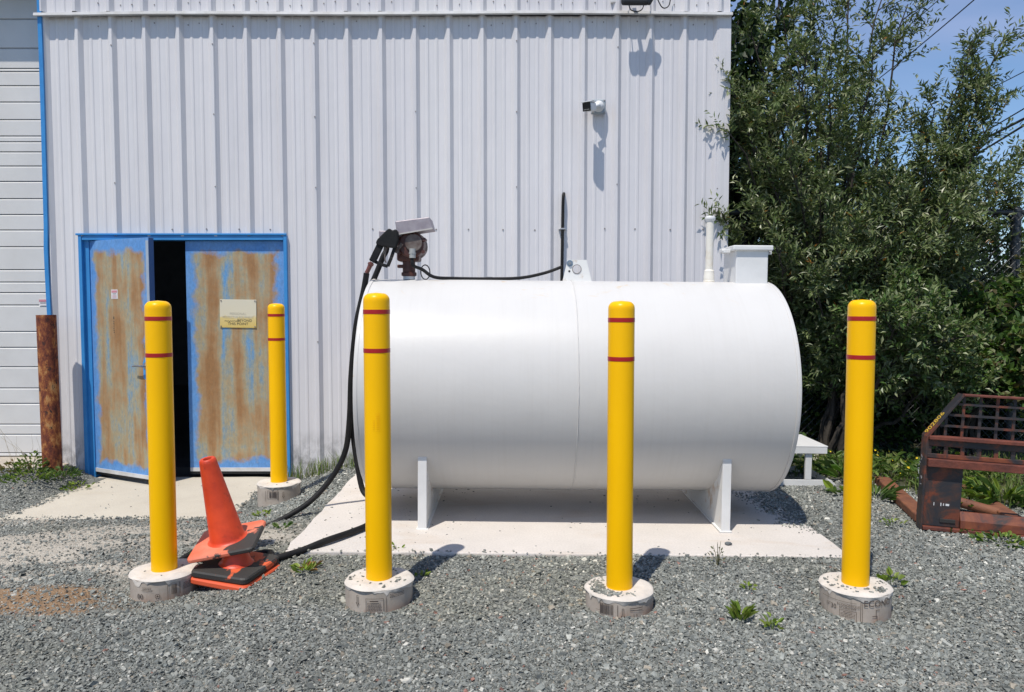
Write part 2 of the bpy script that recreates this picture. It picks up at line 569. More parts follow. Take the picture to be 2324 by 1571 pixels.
# lower tier: sheets three ribs wide, lapped at a rib
edges = [XL]
x = rib0 + pitch * 1.0
while x < XR - 0.3:
    edges.append(x + 0.02)
    x += 3 * pitch
edges.append(XR)
ZD = DZ1 - 0.01
for a_, b_ in zip(edges[:-1], edges[1:]):
    i_ = edges.index(a_)
    yo = -0.0012 * (i_ % 2)
    if b_ < DX0 + 0.02 or a_ > DX1 - 0.02:
        sheet('wall_panel', a_, b_, Z0, ZF, yo)
    else:
        cuts = [a_] + [q for q in (DX0 + 0.02, DX1 - 0.02) if a_ < q < b_] + [b_]
        mb = MB()
        for p_, q_ in zip(cuts[:-1], cuts[1:]):
            mid = (p_ + q_) / 2
            zb = ZD if DX0 < mid < DX1 else Z0
            xs = xs_between(p_, q_)
            vs, fs = [], []
            for x in xs:
                vs += [(x, -prof(x) + yo, zb), (x, -prof(x) + yo, ZF)]
            for i in range(len(xs) - 1):
                fs.append((2 * i, 2 * i + 2, 2 * i + 3, 2 * i + 1))
            mb.add(vs, fs)
        mb.build('wall_panel', wall_m, bld)
for a_, b_ in zip(edges[:-1], edges[1:]):
    sheet('upper_wall_panel', a_, b_, ZF + 0.022, ZF + 1.6, -0.03 - 0.0012 * (edges.index(a_) % 2))
# drip flashing in three lapped lengths
fl = [XL - 0.05, XL + 2.35, XL + 4.6, XR + 0.01]
for k, (a_, b_) in enumerate(zip(fl[:-1], fl[1:])):
    mb = MB()
    segs = 8
    for i in range(segs):
        p_, q_ = a_ + (b_ - a_) * i / segs, a_ + (b_ - a_) * (i + 1) / segs
        za, zb = [ZF + 0.006 * math.sin(x * 1.7 + 0.5) - 0.003 * abs(x + 0.6) ** 1.2 for x in (p_, q_)]
        e = 0.0015 * k
        vs = []
        for x, z in ((p_, za), (q_, zb)):
            vs += [(x, -0.02, z + 0.034), (x, -0.078 - e, z + 0.020), (x, -0.082 - e, z - 0.004), (x, -0.070 - e, z - 0.008), (x, -0.02, z + 0.004)]
        fs = [(j, j + 5, (j + 1) % 5 + 5, (j + 1) % 5) for j in range(5)] + [(0, 1, 2, 3, 4), (5, 6, 7, 8, 9)]
        mb.add(vs, fs)
    mb.build('drip_flashing', trim_m, bld)
# screws
mb = MB()
def screw(x, z, yo=0.0, r=0.0055):
    if random.random() < 0.22: return
    mb.cyl((x, -prof(x) - yo + 0.001, z), (x, -prof(x) - yo - 0.006, z), r, 6)
for k in range(0, 21):
    xb = rib0 + k * pitch
    for dx in (0.10, 0.20):
        if xb + dx > XR - .03: continue
        screw(xb + dx, ZF + 0.10 + random.uniform(-.02, .02), 0.03)
        screw(xb + dx - .02, ZF - 0.06 + random.uniform(-.03, .02))
    x = xb + 0.19
    if x < XR - .03:
        z = P(600, 521, WY).z
        screw(x + random.uniform(-.02, .02), z + random.uniform(-.006, .006), r=0.007)
    if k % 3 == 1 and xb < XR - .05:
        for z in np.arange(2.5, 4.0, 0.62):
            screw(xb + 0.006, z + random.uniform(-.03, .03))
        for z in (0.45, 1.1):
            if not DX0 < xb < DX1:
                screw(xb + 0.006, z)
so = mb.build('screw', screw_m, bld); so['kind'] = 'stuff'
# corner trim, side walls, roof, inside
mb = MB().box((XR - 0.045, -0.036, (ZF + Z0) / 2), (0.10, 0.008, ZF - Z0)).box((XR + 0.006, 0.03, (ZF + Z0) / 2), (0.008, 0.14, ZF - Z0))
mb.build('corner_trim', wall_m, bld, bev=0.002)
mb = MB()
for i in range(26):
    y0 = 0.1 + i * 0.3
    mb.box((XR - 0.03, y0 + 0.15, 2.6), (0.03, 0.3, 5.6)); mb.box((XR - 0.008, y0 + 0.15, 2.6), (0.03, 0.05, 5.6))
mb.build('side_wall', wall_m, bld)
MB().box(((XR - 12) / 2, 3.95, 5.5), (XR + 12.2, 7.95, 0.1)).build('roof', wall_m, bld)
MB().box(((XR - 12) / 2, 7.9, 2.6), (XR + 12, 0.06, 5.7)).build('back_wall', inner_m, bld)
MB().box((-12, 3.95, 2.6), (0.06, 7.9, 5.7)).build('far_side_wall', inner_m, bld)
MB().box(((XR - 12) / 2, 4.1, -0.17), (XR + 11.9, 7.6, 0.1)).build('interior_floor', inner_m, bld)
MB().box((XL + 0.05, 0.5, 2.2), (0.06, 0.6, 4.6)).build('inner_partition', inner_m, bld)
mb = MB().box((XL - 1.9, 0.02, ZF + 1.05), (3.9, 0.05, 1.35)).box((-9, 0.05, 2.4), (2.4, 0.05, 5.2))
mb.build('header_panel', wall_m, bld)

# garage door, set back in its opening
GY = 0.30
gd_m = M('garage_door_paint', (0.64, 0.625, 0.60), (0.58, 0.565, 0.54), scale=3, rough=0.5, bmp=0.05)
gz0, gz1_ = -0.005, 4.45
gx0, gx1 = -8.0, XL - 0.01
gback = MB().box(((gx0 + gx1) / 2, GY + 0.06, (gz0 + gz1_) / 2), (gx1 - gx0, 0.04, gz1_ - gz0)).build('garage_door', gd_m, bld)
seal = MB().box(((gx0 + gx1) / 2, GY + 0.02, gz0 + 0.012), (gx1 - gx0, 0.03, 0.03)).build('bottom_seal', dark_m, gback)
# section edges follow the photo's horizontal grooves
lines = [1035, 985, 962, 915, 880, 832, 788, 752, 692, 664, 640, 612, 560, 522, 487, 451, 412, 377, 345, 322, 309, 272, 232, 195, 163, 156, 110, 44]
zs = [gz0 + 0.03] + [P(30, q, WY + GY).z for q in lines] + [gz1_]
zs = sorted(zs)
for a_, b_ in zip(zs[:-1], zs[1:]):
    if b_ - a_ < 0.02: continue
    mb = MB()
    p = [(0.0, a_ + 0.001), (-0.010, a_ + 0.004), (-0.010, b_ - 0.015), (0.0, b_ - 0.003), (0.03, b_ - 0.003), (0.03, a_ + 0.001)]
    vs = [(gx0, GY + y, z) for y, z in p] + [(gx1, GY + y, z) for y, z in p]
    k = len(p)
    mb.add(vs, [(i, (i + 1) % k, (i + 1) % k + k, i + k) for i in range(k)] + [tuple(range(k)), tuple(range(k, 2 * k))])
    mb.build('section', gd_m, gback)
# pink and white notice stuck on the garage door, half behind the trim
pink_m = M('pink_print', (0.60, 0.24, 0.28), rough=0.6)
paper_m = M('sticker_paper', (0.74, 0.70, 0.69), rough=0.6)
ink_m = M('black_ink', (0.03, 0.03, 0.03), rough=0.7)
pa, pb = P(88, 680, WY + GY - 0.02), P(120, 694, WY + GY - 0.02)
st_ = MB().box(((pa.x + pb.x) / 2, GY - 0.0145, (pa.z + pb.z) / 2), (pb.x - pa.x, 0.003, pa.z - pb.z)).build('notice', paper_m, gback)
MB().box(((pa.x + pb.x) / 2, GY - 0.0175, pa.z - 0.010), (pb.x - pa.x, 0.002, 0.020)).build('notice_header', pink_m, bld)
mb = MB()
for k in range(5):
    mb.box((pa.x + 0.018 + 0.018 * k, GY - 0.0168, pa.z - 0.033), (0.013, 0.0012, 0.006))
mb.build('notice_print', ink_m, bld)['kind'] = 'stuff'
# blue jamb trim of the garage opening, a bit bent
mb = MB()
zs_ = np.linspace(-0.1, 4.6, 24)
for i in range(23):
    x0 = XL - 0.012 + 0.010 * math.sin(zs_[i] * 2.3) * (1 if zs_[i] < 2.0 else 0.3)
    x1 = XL - 0.012 + 0.010 * math.sin(zs_[i + 1] * 2.3) * (1 if zs_[i + 1] < 2.0 else 0.3)
    vs = []
    for x, z in ((x0, zs_[i]), (x1, zs_[i + 1])):
        vs += [(x - 0.018, -0.055, z), (x + 0.016, -0.055, z), (x + 0.016, 0.0, z), (x - 0.018, GY + 0.05, z)]
    mb.add(vs, [(j, j + 4, (j + 1) % 4 + 4, (j + 1) % 4) for j in range(4)])
mb.build('jamb_trim', blue_m, bld)

# blue double door -----------------------------------------------------------
def door_mat(name, seed, cx, cz, hw, hh):
    """faded blue paint worn to brown primer in upright strokes, framed by blue at the margins"""
    m, n, l, bs = node_mat(name)
    t = n.new('ShaderNodeTexCoord')
    mp_ = N(n, 'ShaderNodeMapping'); mp_.inputs['Location'].default_value = (seed * 3.1, 0, seed * 1.7)
    l(t.outputs['Object'], mp_.inputs['Vector'])
    v = mp_.outputs['Vector']
    def sc(vec, s):
        q = N(n, 'ShaderNodeMapping'); q.inputs['Scale'].default_value = s
        l(vec, q.inputs['Vector']); return q.outputs['Vector']
    sp = n.new('ShaderNodeSeparateXYZ'); l(t.outputs['Object'], sp.inputs['Vector'])
    def math_(op, a, b=None):
        q = n.new('ShaderNodeMath'); q.operation = op
        for i, z in enumerate((a, b)):
            if z is None: continue
            if isinstance(z, (int, float)): q.inputs[i].default_value = z
            else: l(z, q.inputs[i])
        return q.outputs[0]
    wob = noise(n, l, v, 7, 4)
    dx = math_('SUBTRACT', hw, math_('ABSOLUTE', math_('SUBTRACT', sp.outputs['X'], cx)))
    dz = math_('SUBTRACT', hh, math_('ABSOLUTE', math_('SUBTRACT', sp.outputs['Z'], cz)))
    dd = math_('MINIMUM', dx, dz)
    dd = math_('ADD', dd, math_('MULTIPLY', math_('SUBTRACT', wob, 0.5), 0.22))
    edge = N(n, 'ShaderNodeMapRange'); edge.inputs['From Min'].default_value = -0.015; edge.inputs['From Max'].default_value = 0.035
    l(dd, edge.inputs['Value'])
    streak = noise(n, l, sc(v, (3.4, 1, 0.30)), 2.0, 5, 0.6, 0.2)
    fine = noise(n, l, sc(v, (1, 1, 0.5)), 60, 4, 0.7)
    patch = noise(n, l, v, 3.2, 6, 0.65)
    s2 = math_('ADD', math_('MULTIPLY', streak, 0.55), math_('ADD', math_('MULTIPLY', patch, 0.33), math_('MULTIPLY', fine, 0.10)))
    r = ramp(n, [(0.365, (0.12, 0.29, 0.52)), (0.41, (0.24, 0.30, 0.31)), (0.455, (0.35, 0.30, 0.19)), (0.51, (0.36, 0.225, 0.11)), (0.57, (0.30, 0.155, 0.06))])
    l(s2, r.inputs['Fac'])
    fade = ramp(n, [(0.3, (0.075, 0.24, 0.56)), (0.7, (0.15, 0.32, 0.60))]); l(patch, fade.inputs['Fac'])
    c = mixc(n, l, edge.outputs['Result'], fade.outputs['Color'], r.outputs['Color'])
    g = ramp(n, [(0.35, (0.8, 0.8, 0.8)), (0.65, (1.15, 1.15, 1.15))]); l(fine, g.inputs['Fac'])
    c = mixc(n, l, 0.7, c, g.outputs['Color'], 'MULTIPLY')
    l(c, bs.inputs['Base Color'])
    bs.inputs['Roughness'].default_value = 0.62
    bump(n, l, bs, patch, 0.08, 0.02)
    return m
DZ0 = P(420, 1083, WY).z
mb = MB()
zc, zh = (DZ1 + DZ0) / 2, DZ1 - DZ0
def jamb(x0, x1):
    mb.box(((x0 + x1) / 2, 0.01, zc - 0.02), (x1 - x0, 0.10, zh + 0.04))
jamb(DX0, DX0 + 0.030)
mb.box((DX0 + 0.052, 0.045, zc - 0.02), (0.05, 0.10, zh + 0.04))
jamb(DX1 - 0.030, DX1)
mb.box(((DX0 + DX1) / 2, 0.012, DZ1 - 0.022), (DX1 - DX0 - 0.064, 0.096, 0.044))
mb.box(((DX0 + DX1) / 2 - 0.01, -0.032, DZ1 + 0.008), (DX1 - DX0 + 0.016, 0.03, 0.018))
mb.build('door_frame', blue_m, bld, bev=0.003)
MB().box(((DX0 + DX1) / 2, 0.03, DZ0 - 0.032), (DX1 - DX0 - 0.06, 0.14, 0.05)).build('threshold', M('dirty_sill', (0.05, 0.04, 0.035), (0.10, 0.08, 0.06), scale=30, rough=0.9, bmp=0.4), bld)

LZ0, LZ1 = P(230, 1070, WY).z, DZ1 - 0.048
def leaf(name, width, mat_name, seed, hinge, rot, flip):
    """door leaf with its hinge edge at local x=0, its face towards -y"""
    h = LZ1 - LZ0
    sgn = -1 if flip else 1
    dm = door_mat(mat_name, seed, sgn * width / 2, h / 2, width / 2 - 0.07, h / 2 - 0.10)
    o = MB().box((sgn * width / 2, 0, h / 2), (width, 0.045, h)).build(name, dm, bld, (hinge[0], hinge[1], LZ0), (0, 0, rot), bev=0.002)
    mb = MB().box((sgn * width / 2, -0.026, 0.018), (width - 0.006, 0.006, 0.034))
    mb.build('kick_strip', trim_m, o)
    MB().box((sgn * width / 2, 0, -0.012), (width - 0.01, 0.03, 0.03)).build('bottom_sweep', dark_m, o)
    for q in (0.20, h / 2, h - 0.28):
        MB().cyl((sgn * -0.004, -0.027, q - 0.055), (sgn * -0.004, -0.027, q + 0.055), 0.008, 10).build('hinge', steel_m, o)
    return o
hx = DX0 + 0.082
lw = 0.80
TH = math.radians(27)
left = leaf('door_leaf', lw, 'worn_door_left', 1, (hx, 0.03), -TH, False)
left['label'] = 'left leaf swung open towards the apron'
MB().box((lw + 0.001, 0.0, (LZ1 - LZ0) / 2), (0.004, 0.048, LZ1 - LZ0 - 0.004)).build('edge_channel', M('deep_blue', (0.02, 0.085, 0.25), rough=0.45), left)
MB().box((lw - 0.018, -0.0245, (LZ1 - LZ0) / 2), (0.034, 0.003, LZ1 - LZ0 - 0.05)).build('astragal', M('pale_blue_steel', (0.36, 0.42, 0.50), rough=0.4), left)
rx = DX1 - 0.033
rw = rx - P(426, 800, WY + 0.01).x
right = leaf('door_leaf', rw, 'worn_door_right', 2, (rx, 0.03), 0, True)
# handle, lock and pull on the open leaf
hz = P(322, 830, WY - 0.3).z - LZ0
mb = MB().cyl((lw - 0.07, -0.022, hz), (lw - 0.07, -0.07, hz), 0.011, 10).tube([(lw - 0.07, -0.07, hz), (lw - 0.13, -0.075, hz), (lw - 0.19, -0.07, hz - 0.006)], [0.009, 0.008, 0.006], 8)
mb.cyl((lw - 0.07, -0.0225, hz), (lw - 0.07, -0.030, hz), 0.03, 16)
mb.build('lever_handle', steel_m, left)
mb = MB().cyl((lw - 0.06, -0.0225, hz + 0.17), (lw - 0.06, -0.036, hz + 0.17), 0.022, 16).cyl((lw - 0.06, -0.036, hz + 0.17), (lw - 0.06, -0.040, hz + 0.17), 0.010, 12)
mb.build('deadbolt', steel_m, left)
MB().prism([(lw - 0.105, hz - 0.11), (lw - 0.055, hz - 0.13), (lw - 0.02, hz - 0.13), (lw - 0.02, hz + 0.11), (lw - 0.06, hz + 0.10), (lw - 0.11, hz + 0.03)], -0.0245, -0.0225).build('push_plate', M('bright_blue', (0.06, 0.30, 0.68), rough=0.5), left)
# sticker and pencilled word on the open leaf
sz = P(270, 668, WY - 0.15).z - LZ0
sxx = 0.335
stk = MB().box((sxx, -0.0235, sz), (0.088, 0.002, 0.082)).build('sticker', M('sticker_white', (0.72, 0.70, 0.70), rough=0.5), left, bev=0.0)
mb = MB().box((sxx, -0.0254, sz + 0.024), (0.072, 0.001, 0.020))
for k in range(3):
    mb.box((sxx, -0.0254, sz - 0.012 - 0.010 * k), (0.055, 0.001, 0.003))
mb.build('sticker_print', pink_m, stk)
mb = MB()
for k in range(3):
    mb.box((sxx - 0.016 + 0.016 * k, -0.0254, sz + 0.003), (0.012, 0.001, 0.005))
mb.build('sticker_lines', ink_m, stk)['kind'] = 'stuff'
pz = P(262, 735, WY - 0.15).z - LZ0
mb = MB()
mb.box((0.315, -0.0232, pz + 0.052), (0.012, 0.0012, 0.022))
for k in range(7):
    mb.box((0.315 + random.uniform(-.003, .003), -0.0232, pz + 0.02 - 0.016 * k), (0.008 + random.uniform(0, .005), 0.0012, 0.007))
mb.build('scrawl', M('faded_black', (0.09, 0.075, 0.055), rough=0.8), left)['kind'] = 'stuff'
for o_ in (left, right):
    pass

# faded sign on the closed leaf
sa, sb = P(498, 680, WY), P(582, 744, WY)
sw_, sh_ = sb.x - sa.x, sa.z - sb.z
sgn = thing('warning_sign', 'faded cream sign screwed to the closed door leaf', 'sign', ((sa.x + sb.x) / 2, WY + 0.002, (sa.z + sb.z) / 2), (0, math.radians(0.8), 0))
m, n, l, bs = node_mat('faded_sign')
v = coords(n, l)
sp = n.new('ShaderNodeSeparateXYZ'); l(v, sp.inputs['Vector'])
ad = n.new('ShaderNodeMath'); ad.operation = 'MULTIPLY_ADD'; ad.inputs[1].default_value = 0.10; l(noise(n, l, v, 14, 4), ad.inputs[0]); l(sp.outputs['Z'], ad.inputs[2])
r = ramp(n, [(0.0, (0.62, 0.44, 0.10)), (0.40, (0.66, 0.52, 0.22)), (0.46, (0.66, 0.60, 0.44)), (1.0, (0.64, 0.59, 0.46))])
mr = N(n, 'ShaderNodeMapRange'); mr.inputs['From Min'].default_value = -sh_ / 2 + .03; mr.inputs['From Max'].default_value = sh_ / 2 + .05
l(ad.outputs[0], mr.inputs['Value']); l(mr.outputs['Result'], r.inputs['Fac']); l(r.outputs['Color'], bs.inputs['Base Color'])
bs.inputs['Roughness'].default_value = 0.55
MB().box((0, 0, 0), (sw_, 0.004, sh_)).build('plate', m, sgn, bev=0.001)
for ax in (-1, 1):
    for az in (-1, 1):
        MB().cyl((ax * (sw_ / 2 - 0.012), -0.002, az * (sh_ / 2 - 0.012)), (ax * (sw_ / 2 - 0.012), -0.007, az * (sh_ / 2 - 0.012)), 0.006, 8).build('screw', screw_m, sgn)
ghost = M('ghost_ink', (0.54, 0.50, 0.39), rough=0.6)
mb = MB()
text_part(mb, 'PERSONAL', 0.030, lambda u, v_: (u * 1.05, -0.0032, v_ - 0.002))
text_part(mb, 'PROTECTIVE EQUIPMENT', 0.028, lambda u, v_: (u * 0.88, -0.0032, v_ - 0.034))
mb.build('faded_lettering', ghost, sgn)
mb = MB()
text_part(mb, 'REQUIRED', 0.030, lambda u, v_: (u * 0.95 - 0.055, -0.0032, min(v_, 0.001) - 0.063))
text_part(mb, 'BEYOND', 0.032, lambda u, v_: (u * 1.05 + 0.060, -0.0032, v_ - 0.063))
text_part(mb, 'THIS POINT', 0.032, lambda u, v_: (u * 1.1 + 0.0, -0.0032, v_ - 0.093))
mb.build('lettering', M('sign_ink', (0.06, 0.055, 0.04), rough=0.6), sgn)

# ------------------------------------------------------------------ fuel tank
tank_m, n, l, bs = node_mat('tank_white')
v = coords(n, l)
base = ramp(n, [(0.3, (0.60, 0.59, 0.572)), (0.7, (0.57, 0.56, 0.543))]); l(noise(n, l, v, 2.0, 6), base.inputs['Fac'])
sp = n.new('ShaderNodeSeparateXYZ'); l(v, sp.inputs['Vector'])
mr = N(n, 'ShaderNodeMapRange'); mr.inputs['From Min'].default_value = 0.52; mr.inputs['From Max'].default_value = 0.70
l(sp.outputs['Z'], mr.inputs['Value'])
spots = ramp(n, [(0.60, (0, 0, 0)), (0.69, (0.65, 0.65, 0.65))]); l(noise(n, l, coords(n, l, (1, 1, 3.0)), 5.0, 8, 0.7, 0.8), spots.inputs['Fac'])
mm = n.new('ShaderNodeMath'); mm.operation = 'MULTIPLY'; l(mr.outputs['Result'], mm.inputs[0]); l(spots.outputs['Color'], mm.inputs[1])
c = mixc(n, l, mm.outputs[0], base.outputs['Color'], (0.58, 0.42, 0.22))
# drip streaks, dusty, running down round the belly
stre = ramp(n, [(0.48, (0, 0, 0)), (0.75, (0.34, 0.34, 0.34))]); l(noise(n, l, coords(n, l, (40, 1.2, 1.2)), 1.0, 4), stre.inputs['Fac'])
c = mixc(n, l, stre.outputs['Color'], c, (0.54, 0.525, 0.50))
l(c, bs.inputs['Base Color'])
bs.inputs['Roughness'].default_value = 0.40
bs.inputs['Specular IOR Level'].default_value = 0.28
bump(n, l, bs, noise(n, l, coords(n, l, (1, 1, 1)), 3.5, 4), 0.09, 0.03)
white_m = M('white_steel', (0.70, 0.70, 0.69), (0.63, 0.63, 0.62), scale=6, rough=0.4, bmp=0.05)
rusty_white = M('rusty_white', (0.74, 0.735, 0.71), (0.44, 0.27, 0.13), scale=7, lo=0.56, hi=0.74, rough=0.5, bmp=0.1)

TR, TL, TYC, TZC = 0.715, 2.663, 5.17, 0.88
TX = 0.3835
tank = thing('fuel_tank', 'large white horizontal cylindrical fuel tank on the concrete pad', 'tank', (TX, TYC, pad_z(TX)), (0, 0.008, 0))
zc = TZC - pad_z(TX)
mb = MB()
n_ = 96
for k, (xa, xb) in enumerate(((-TL / 2, 0.008), (0.008, TL / 2))):
    prf = [(xa, TR), (xb, TR)]
    vs, fs = [], []
    xs_ = np.linspace(xa, xb, 14)
    for x in xs_:
        for j in range(n_):
            q = 2 * math.pi * j / n_
            rr = TR + 0.0012 * math.sin(x * 3.1 + 2 * q) + 0.0008 * math.sin(3 * q + x * 5)
            vs.append((x, rr * math.cos(q), rr * math.sin(q)))
    for i in range(13):
        for j in range(n_):
            fs.append((i * n_ + j, i * n_ + (j + 1) % n_, (i + 1) * n_ + (j + 1) % n_, (i + 1) * n_ + j))
    mb.add(vs, fs, True)
shell = mb.build('shell', tank_m, tank, (0, 0, zc))
for s_ in (-1, 1):                               # slightly dished ends inside a raised rim
    prf = [(TR + 0.004, -0.014), (TR + 0.006, 0.0), (TR + 0.002, 0.010), (TR - 0.014, 0.012), (TR - 0.022, 0.002), (TR * 0.75, 0.014), (TR * 0.4, 0.024), (0.0001, 0.028)]
    mb = MB().lathe(prf, 96)
    mb.xf(Matrix.Translation((s_ * TL / 2, 0, zc)) @ Matrix.Rotation(s_ * math.pi / 2, 4, 'Y'))
    mb.build('end_plate', tank_m, tank)
# welded seam round the middle, a bead of small overlapping lumps
mb = MB()
k_ = 220
pts = [(0.008 + random.uniform(-.0012, .0012), (TR + 0.001) * math.cos(2 * math.pi * j / k_), (TR + 0.001) * math.sin(2 * math.pi * j / k_) + zc) for j in range(k_ + 1)]
mb.tube(pts, [0.0035 + random.uniform(-.001, .0015) for _ in pts], 6, False)
mb.build('weld_seam', tank_m, tank)
# saddle legs: plate across the tank with flanged edges, cut to the shell
for s_ in (-1, 1):
    xl = s_ * 0.94
    o_ = MB()
    yf, yb = -0.59, 0.59
    poly = []
    for i in range(25):
        y = yf + 0.004 + (yb - yf - 0.008) * i / 24
        poly.append((y, zc - math.sqrt(max(TR ** 2 - y * y, 0)) + 0.004))
    poly = [(yf + 0.004, 0.006)] + poly + [(yb - 0.004, 0.006)]
    k = len(poly)
    vs = [(xl - s_ * 0.02 - 0.005, y, z) for y, z in poly] + [(xl - s_ * 0.02 + 0.005, y, z) for y, z in poly]
    # web as a strip of quads (the polygon is not convex)
    fs = []
    top = list(range(1, k - 1))
    o_v = []
    for side in (-0.005, 0.005):
        b_ = len(o_v)
        for i in range(25):
            y = poly[1 + i][0]
            o_v += [(xl - s_ * 0.02 + side, y, 0.006), (xl - s_ * 0.02 + side, y, poly[1 + i][1])]
        for i in range(24):
            fs.append((b_ + 2 * i, b_ + 2 * i + 2, b_ + 2 * i + 3, b_ + 2 * i + 1))
    o_.add(o_v, fs)
    leg = o_.build('leg', rusty_white, tank)
    ztop = zc - math.sqrt(TR ** 2 - 0.59 ** 2)
    for yy in (yf, yb):
        MB().box((xl, yy, (ztop + 0.004) / 2 + 0.004), (0.055, 0.012, ztop + 0.03)).build('flange', white_m, leg, bev=0.003)
    MB().box((xl, 0, 0.004), (0.075, 1.2, 0.010)).build('foot_plate', rusty_white, leg, bev=0.002)
# lifting lug
zt = zc + TR
def TP(px, py, y=TYC):                           # pixel -> tank-local point
    p = P(px, py, y)
    return Vector((p.x - TX, p.y - TYC, p.z - pad_z(TX)))
l0, l1, l2, l3 = TP(1271, 638), TP(1283, 590), TP(1326, 590), TP(1339, 638)
c1, c2, c3 = TP(1288, 598), TP(1304, 611), TP(1287, 616)
bm = bmesh.new()
loops = [[(l0.x, zt - 0.015), (l1.x, l1.z), (l2.x, l1.z), (l3.x, zt - 0.015)], [(c2.x + 0.030 * math.cos(q), c2.z + 0.030 * math.sin(q)) for q in np.linspace(0, 2 * math.pi, 24, endpoint=False)]]
es = []
for lp in loops:
    vs_ = [bm.verts.new((x, -0.006, z)) for x, z in lp]
    es += [bm.edges.new((vs_[i], vs_[(i + 1) % len(vs_)])) for i in range(len(vs_))]
fl_ = bmesh.ops.triangle_fill(bm, edges=es, use_beauty=True)
ex = bmesh.ops.extrude_face_region(bm, geom=[g for g in bm.faces])
bmesh.ops.translate(bm, verts=[g for g in ex['geom'] if isinstance(g, bmesh.types.BMVert)], vec=(0, 0.012, 0))
bmesh.ops.recalc_face_normals(bm, faces=bm.faces)
me = bpy.data.meshes.new('lifting_lug'); bm.to_mesh(me); bm.free()
lug = ob('lifting_lug', me, rusty_white, tank)
MB().cyl((c1.x, -0.004, c1.z), (c1.x, -0.009, c1.z), 0.022, 20).build('bolt_washer', M('blue_grey_zinc', (0.25, 0.32, 0.40), rough=0.35, metal=0.6), lug)
MB().cyl((c1.x, -0.009, c1.z), (c1.x, -0.018, c1.z), 0.012, 6).build('bolt', steel_m, lug)
mb = MB(); mb.tube([(c2.x + 0.030 * math.cos(q), -0.0075, c2.z + 0.030 * math.sin(q)) for q in np.linspace(0, 2 * math.pi, 25)], 0.0025, 5, False)
mb.build('eye_rim', screw_m, lug)
MB().cyl((c3.x, -0.0055, c3.z), (c3.x, -0.0072, c3.z), 0.0075, 12).build('bolt_hole', dark_m, lug)
# vent pipe
v0, v1 = TP(1604, 640), TP(1605, 490)
mb = MB().lathe([(0.040, zt - 0.03), (0.040, zt + 0.005), (0.036, zt + 0.010), (0.036, zt + 0.045), (0.034, zt + 0.05), (0.034, zt + 0.075), (0.026, zt + 0.085), (0.026, v1.z - 0.02)], 24, (v0.x, 0.0, 0))
vent = mb.build('vent_pipe', M('aged_white', (0.70, 0.67, 0.60), (0.60, 0.52, 0.40), scale=9, lo=0.5, hi=0.75, rough=0.5), tank)
MB().lathe([(0.026, v1.z - 0.03), (0.034, v1.z - 0.022), (0.036, v1.z - 0.008), (0.030, v1.z + 0.004), (0.0001, v1.z + 0.008)], 24, (v0.x, 0, 0)).build('vent_cap', white_m, vent)
# spill box with hinged lid
b0, b1 = TP(1652, 648), TP(1724, 566)
bw = b1.x - b0.x
bx = (b0.x + b1.x) / 2
bz = (zt - 0.02 + b1.z) / 2
box = MB().box((bx, 0.02, bz), (bw, 0.30, b1.z - zt + 0.02)).build('spill_box', white_m, tank, bev=0.006)
lid = MB().box((bx, 0.02, b1.z + 0.008), (bw + 0.055, 0.345, 0.034)).build('lid', white_m, box, bev=0.008, seg=3)
MB().box((bx - bw / 2 - 0.045, -0.05, b1.z - 0.008), (0.05, 0.05, 0.028)).cyl((bx - bw / 2 - 0.075, -0.05, b1.z - 0.006), (bx - bw / 2 - 0.02, -0.05, b1.z - 0.006), 0.012, 10).build('latch', white_m, box, bev=0.004)
MB().box((bx + bw / 2 + 0.038, -0.03, b1.z - 0.006), (0.03, 0.03, 0.045)).build('hasp', white_m, box, bev=0.004)
MB().cyl((bx + bw / 2 + 0.038, -0.0455, b1.z - 0.014), (bx + bw / 2 + 0.038, -0.048, b1.z - 0.014), 0.006, 10).build('hasp_hole', screw_m, box)
# small plugs behind the ridge
for px_, r_ in ((1105, 0.022), (1020, 0.012)):
    q = TP(px_, 628)
    MB().cyl((q.x, 0.06, zt - 0.02), (q.x, 0.06, zt + 0.025), r_, 12).build('plug', steel_m, tank)

# ------------------------------------------------------------------ pump, hose and nozzle
def ZP(zx, zy, y):                               # point read off the enlarged pump view
    return P((860 + zx / 6.546) * 0.9074, (520 + zy / 6.546) * 0.9074, y)
PY = 5.13
rust_br = M('pump_brown', (0.055, 0.020, 0.016), (0.11, 0.035, 0.022), scale=14, rough=0.45, bmp=0.15)
galv = M('galvanised', (0.38, 0.34, 0.36), (0.29, 0.25, 0.275), scale=22, rough=0.5, metal=0.35, bmp=0.05)
pgrey = M('pump_grey', (0.20, 0.17, 0.15), (0.09, 0.055, 0.045), scale=18, rough=0.5, metal=0.3)
pb_ = ZP(1065, 1160, PY)
ztop = pad_z(TX) + zt + 0.004
pump = thing('fuel_pump', 'rust brown fuel transfer pump with grey hood on top of the tank', 'pump', (pb_.x, PY, ztop - 0.005))
def PL(zx, zy, y=0.0):
    p = ZP(zx, zy, PY)
    return Vector((p.x - pb_.x, y, p.z - ztop + 0.005))
def zcyl(za, zb, zx, r, n=18, r1=None):
    a_, b_ = PL(zx, za), PL(zx, zb)
    return MB().cyl(a_, b_, r, n, r1)
zcyl(1175, 1110, 1065, 0.040).build('collar', white_m, pump)
MB().lathe([(0.036, PL(0, 1130).z), (0.052, PL(0, 1110).z), (0.052, PL(0, 1065).z), (0.043, PL(0, 1050).z), (0.043, PL(0, 800).z)], 20).build('riser', rust_br, pump)
q = PL(1060, 960)
MB().box((q.x - 0.03, 0, q.z), (0.09, 0.05, 0.022)).build('strainer_lug', rust_br, pump, bev=0.004)
a_, b_ = PL(880, 830), PL(1240, 700)
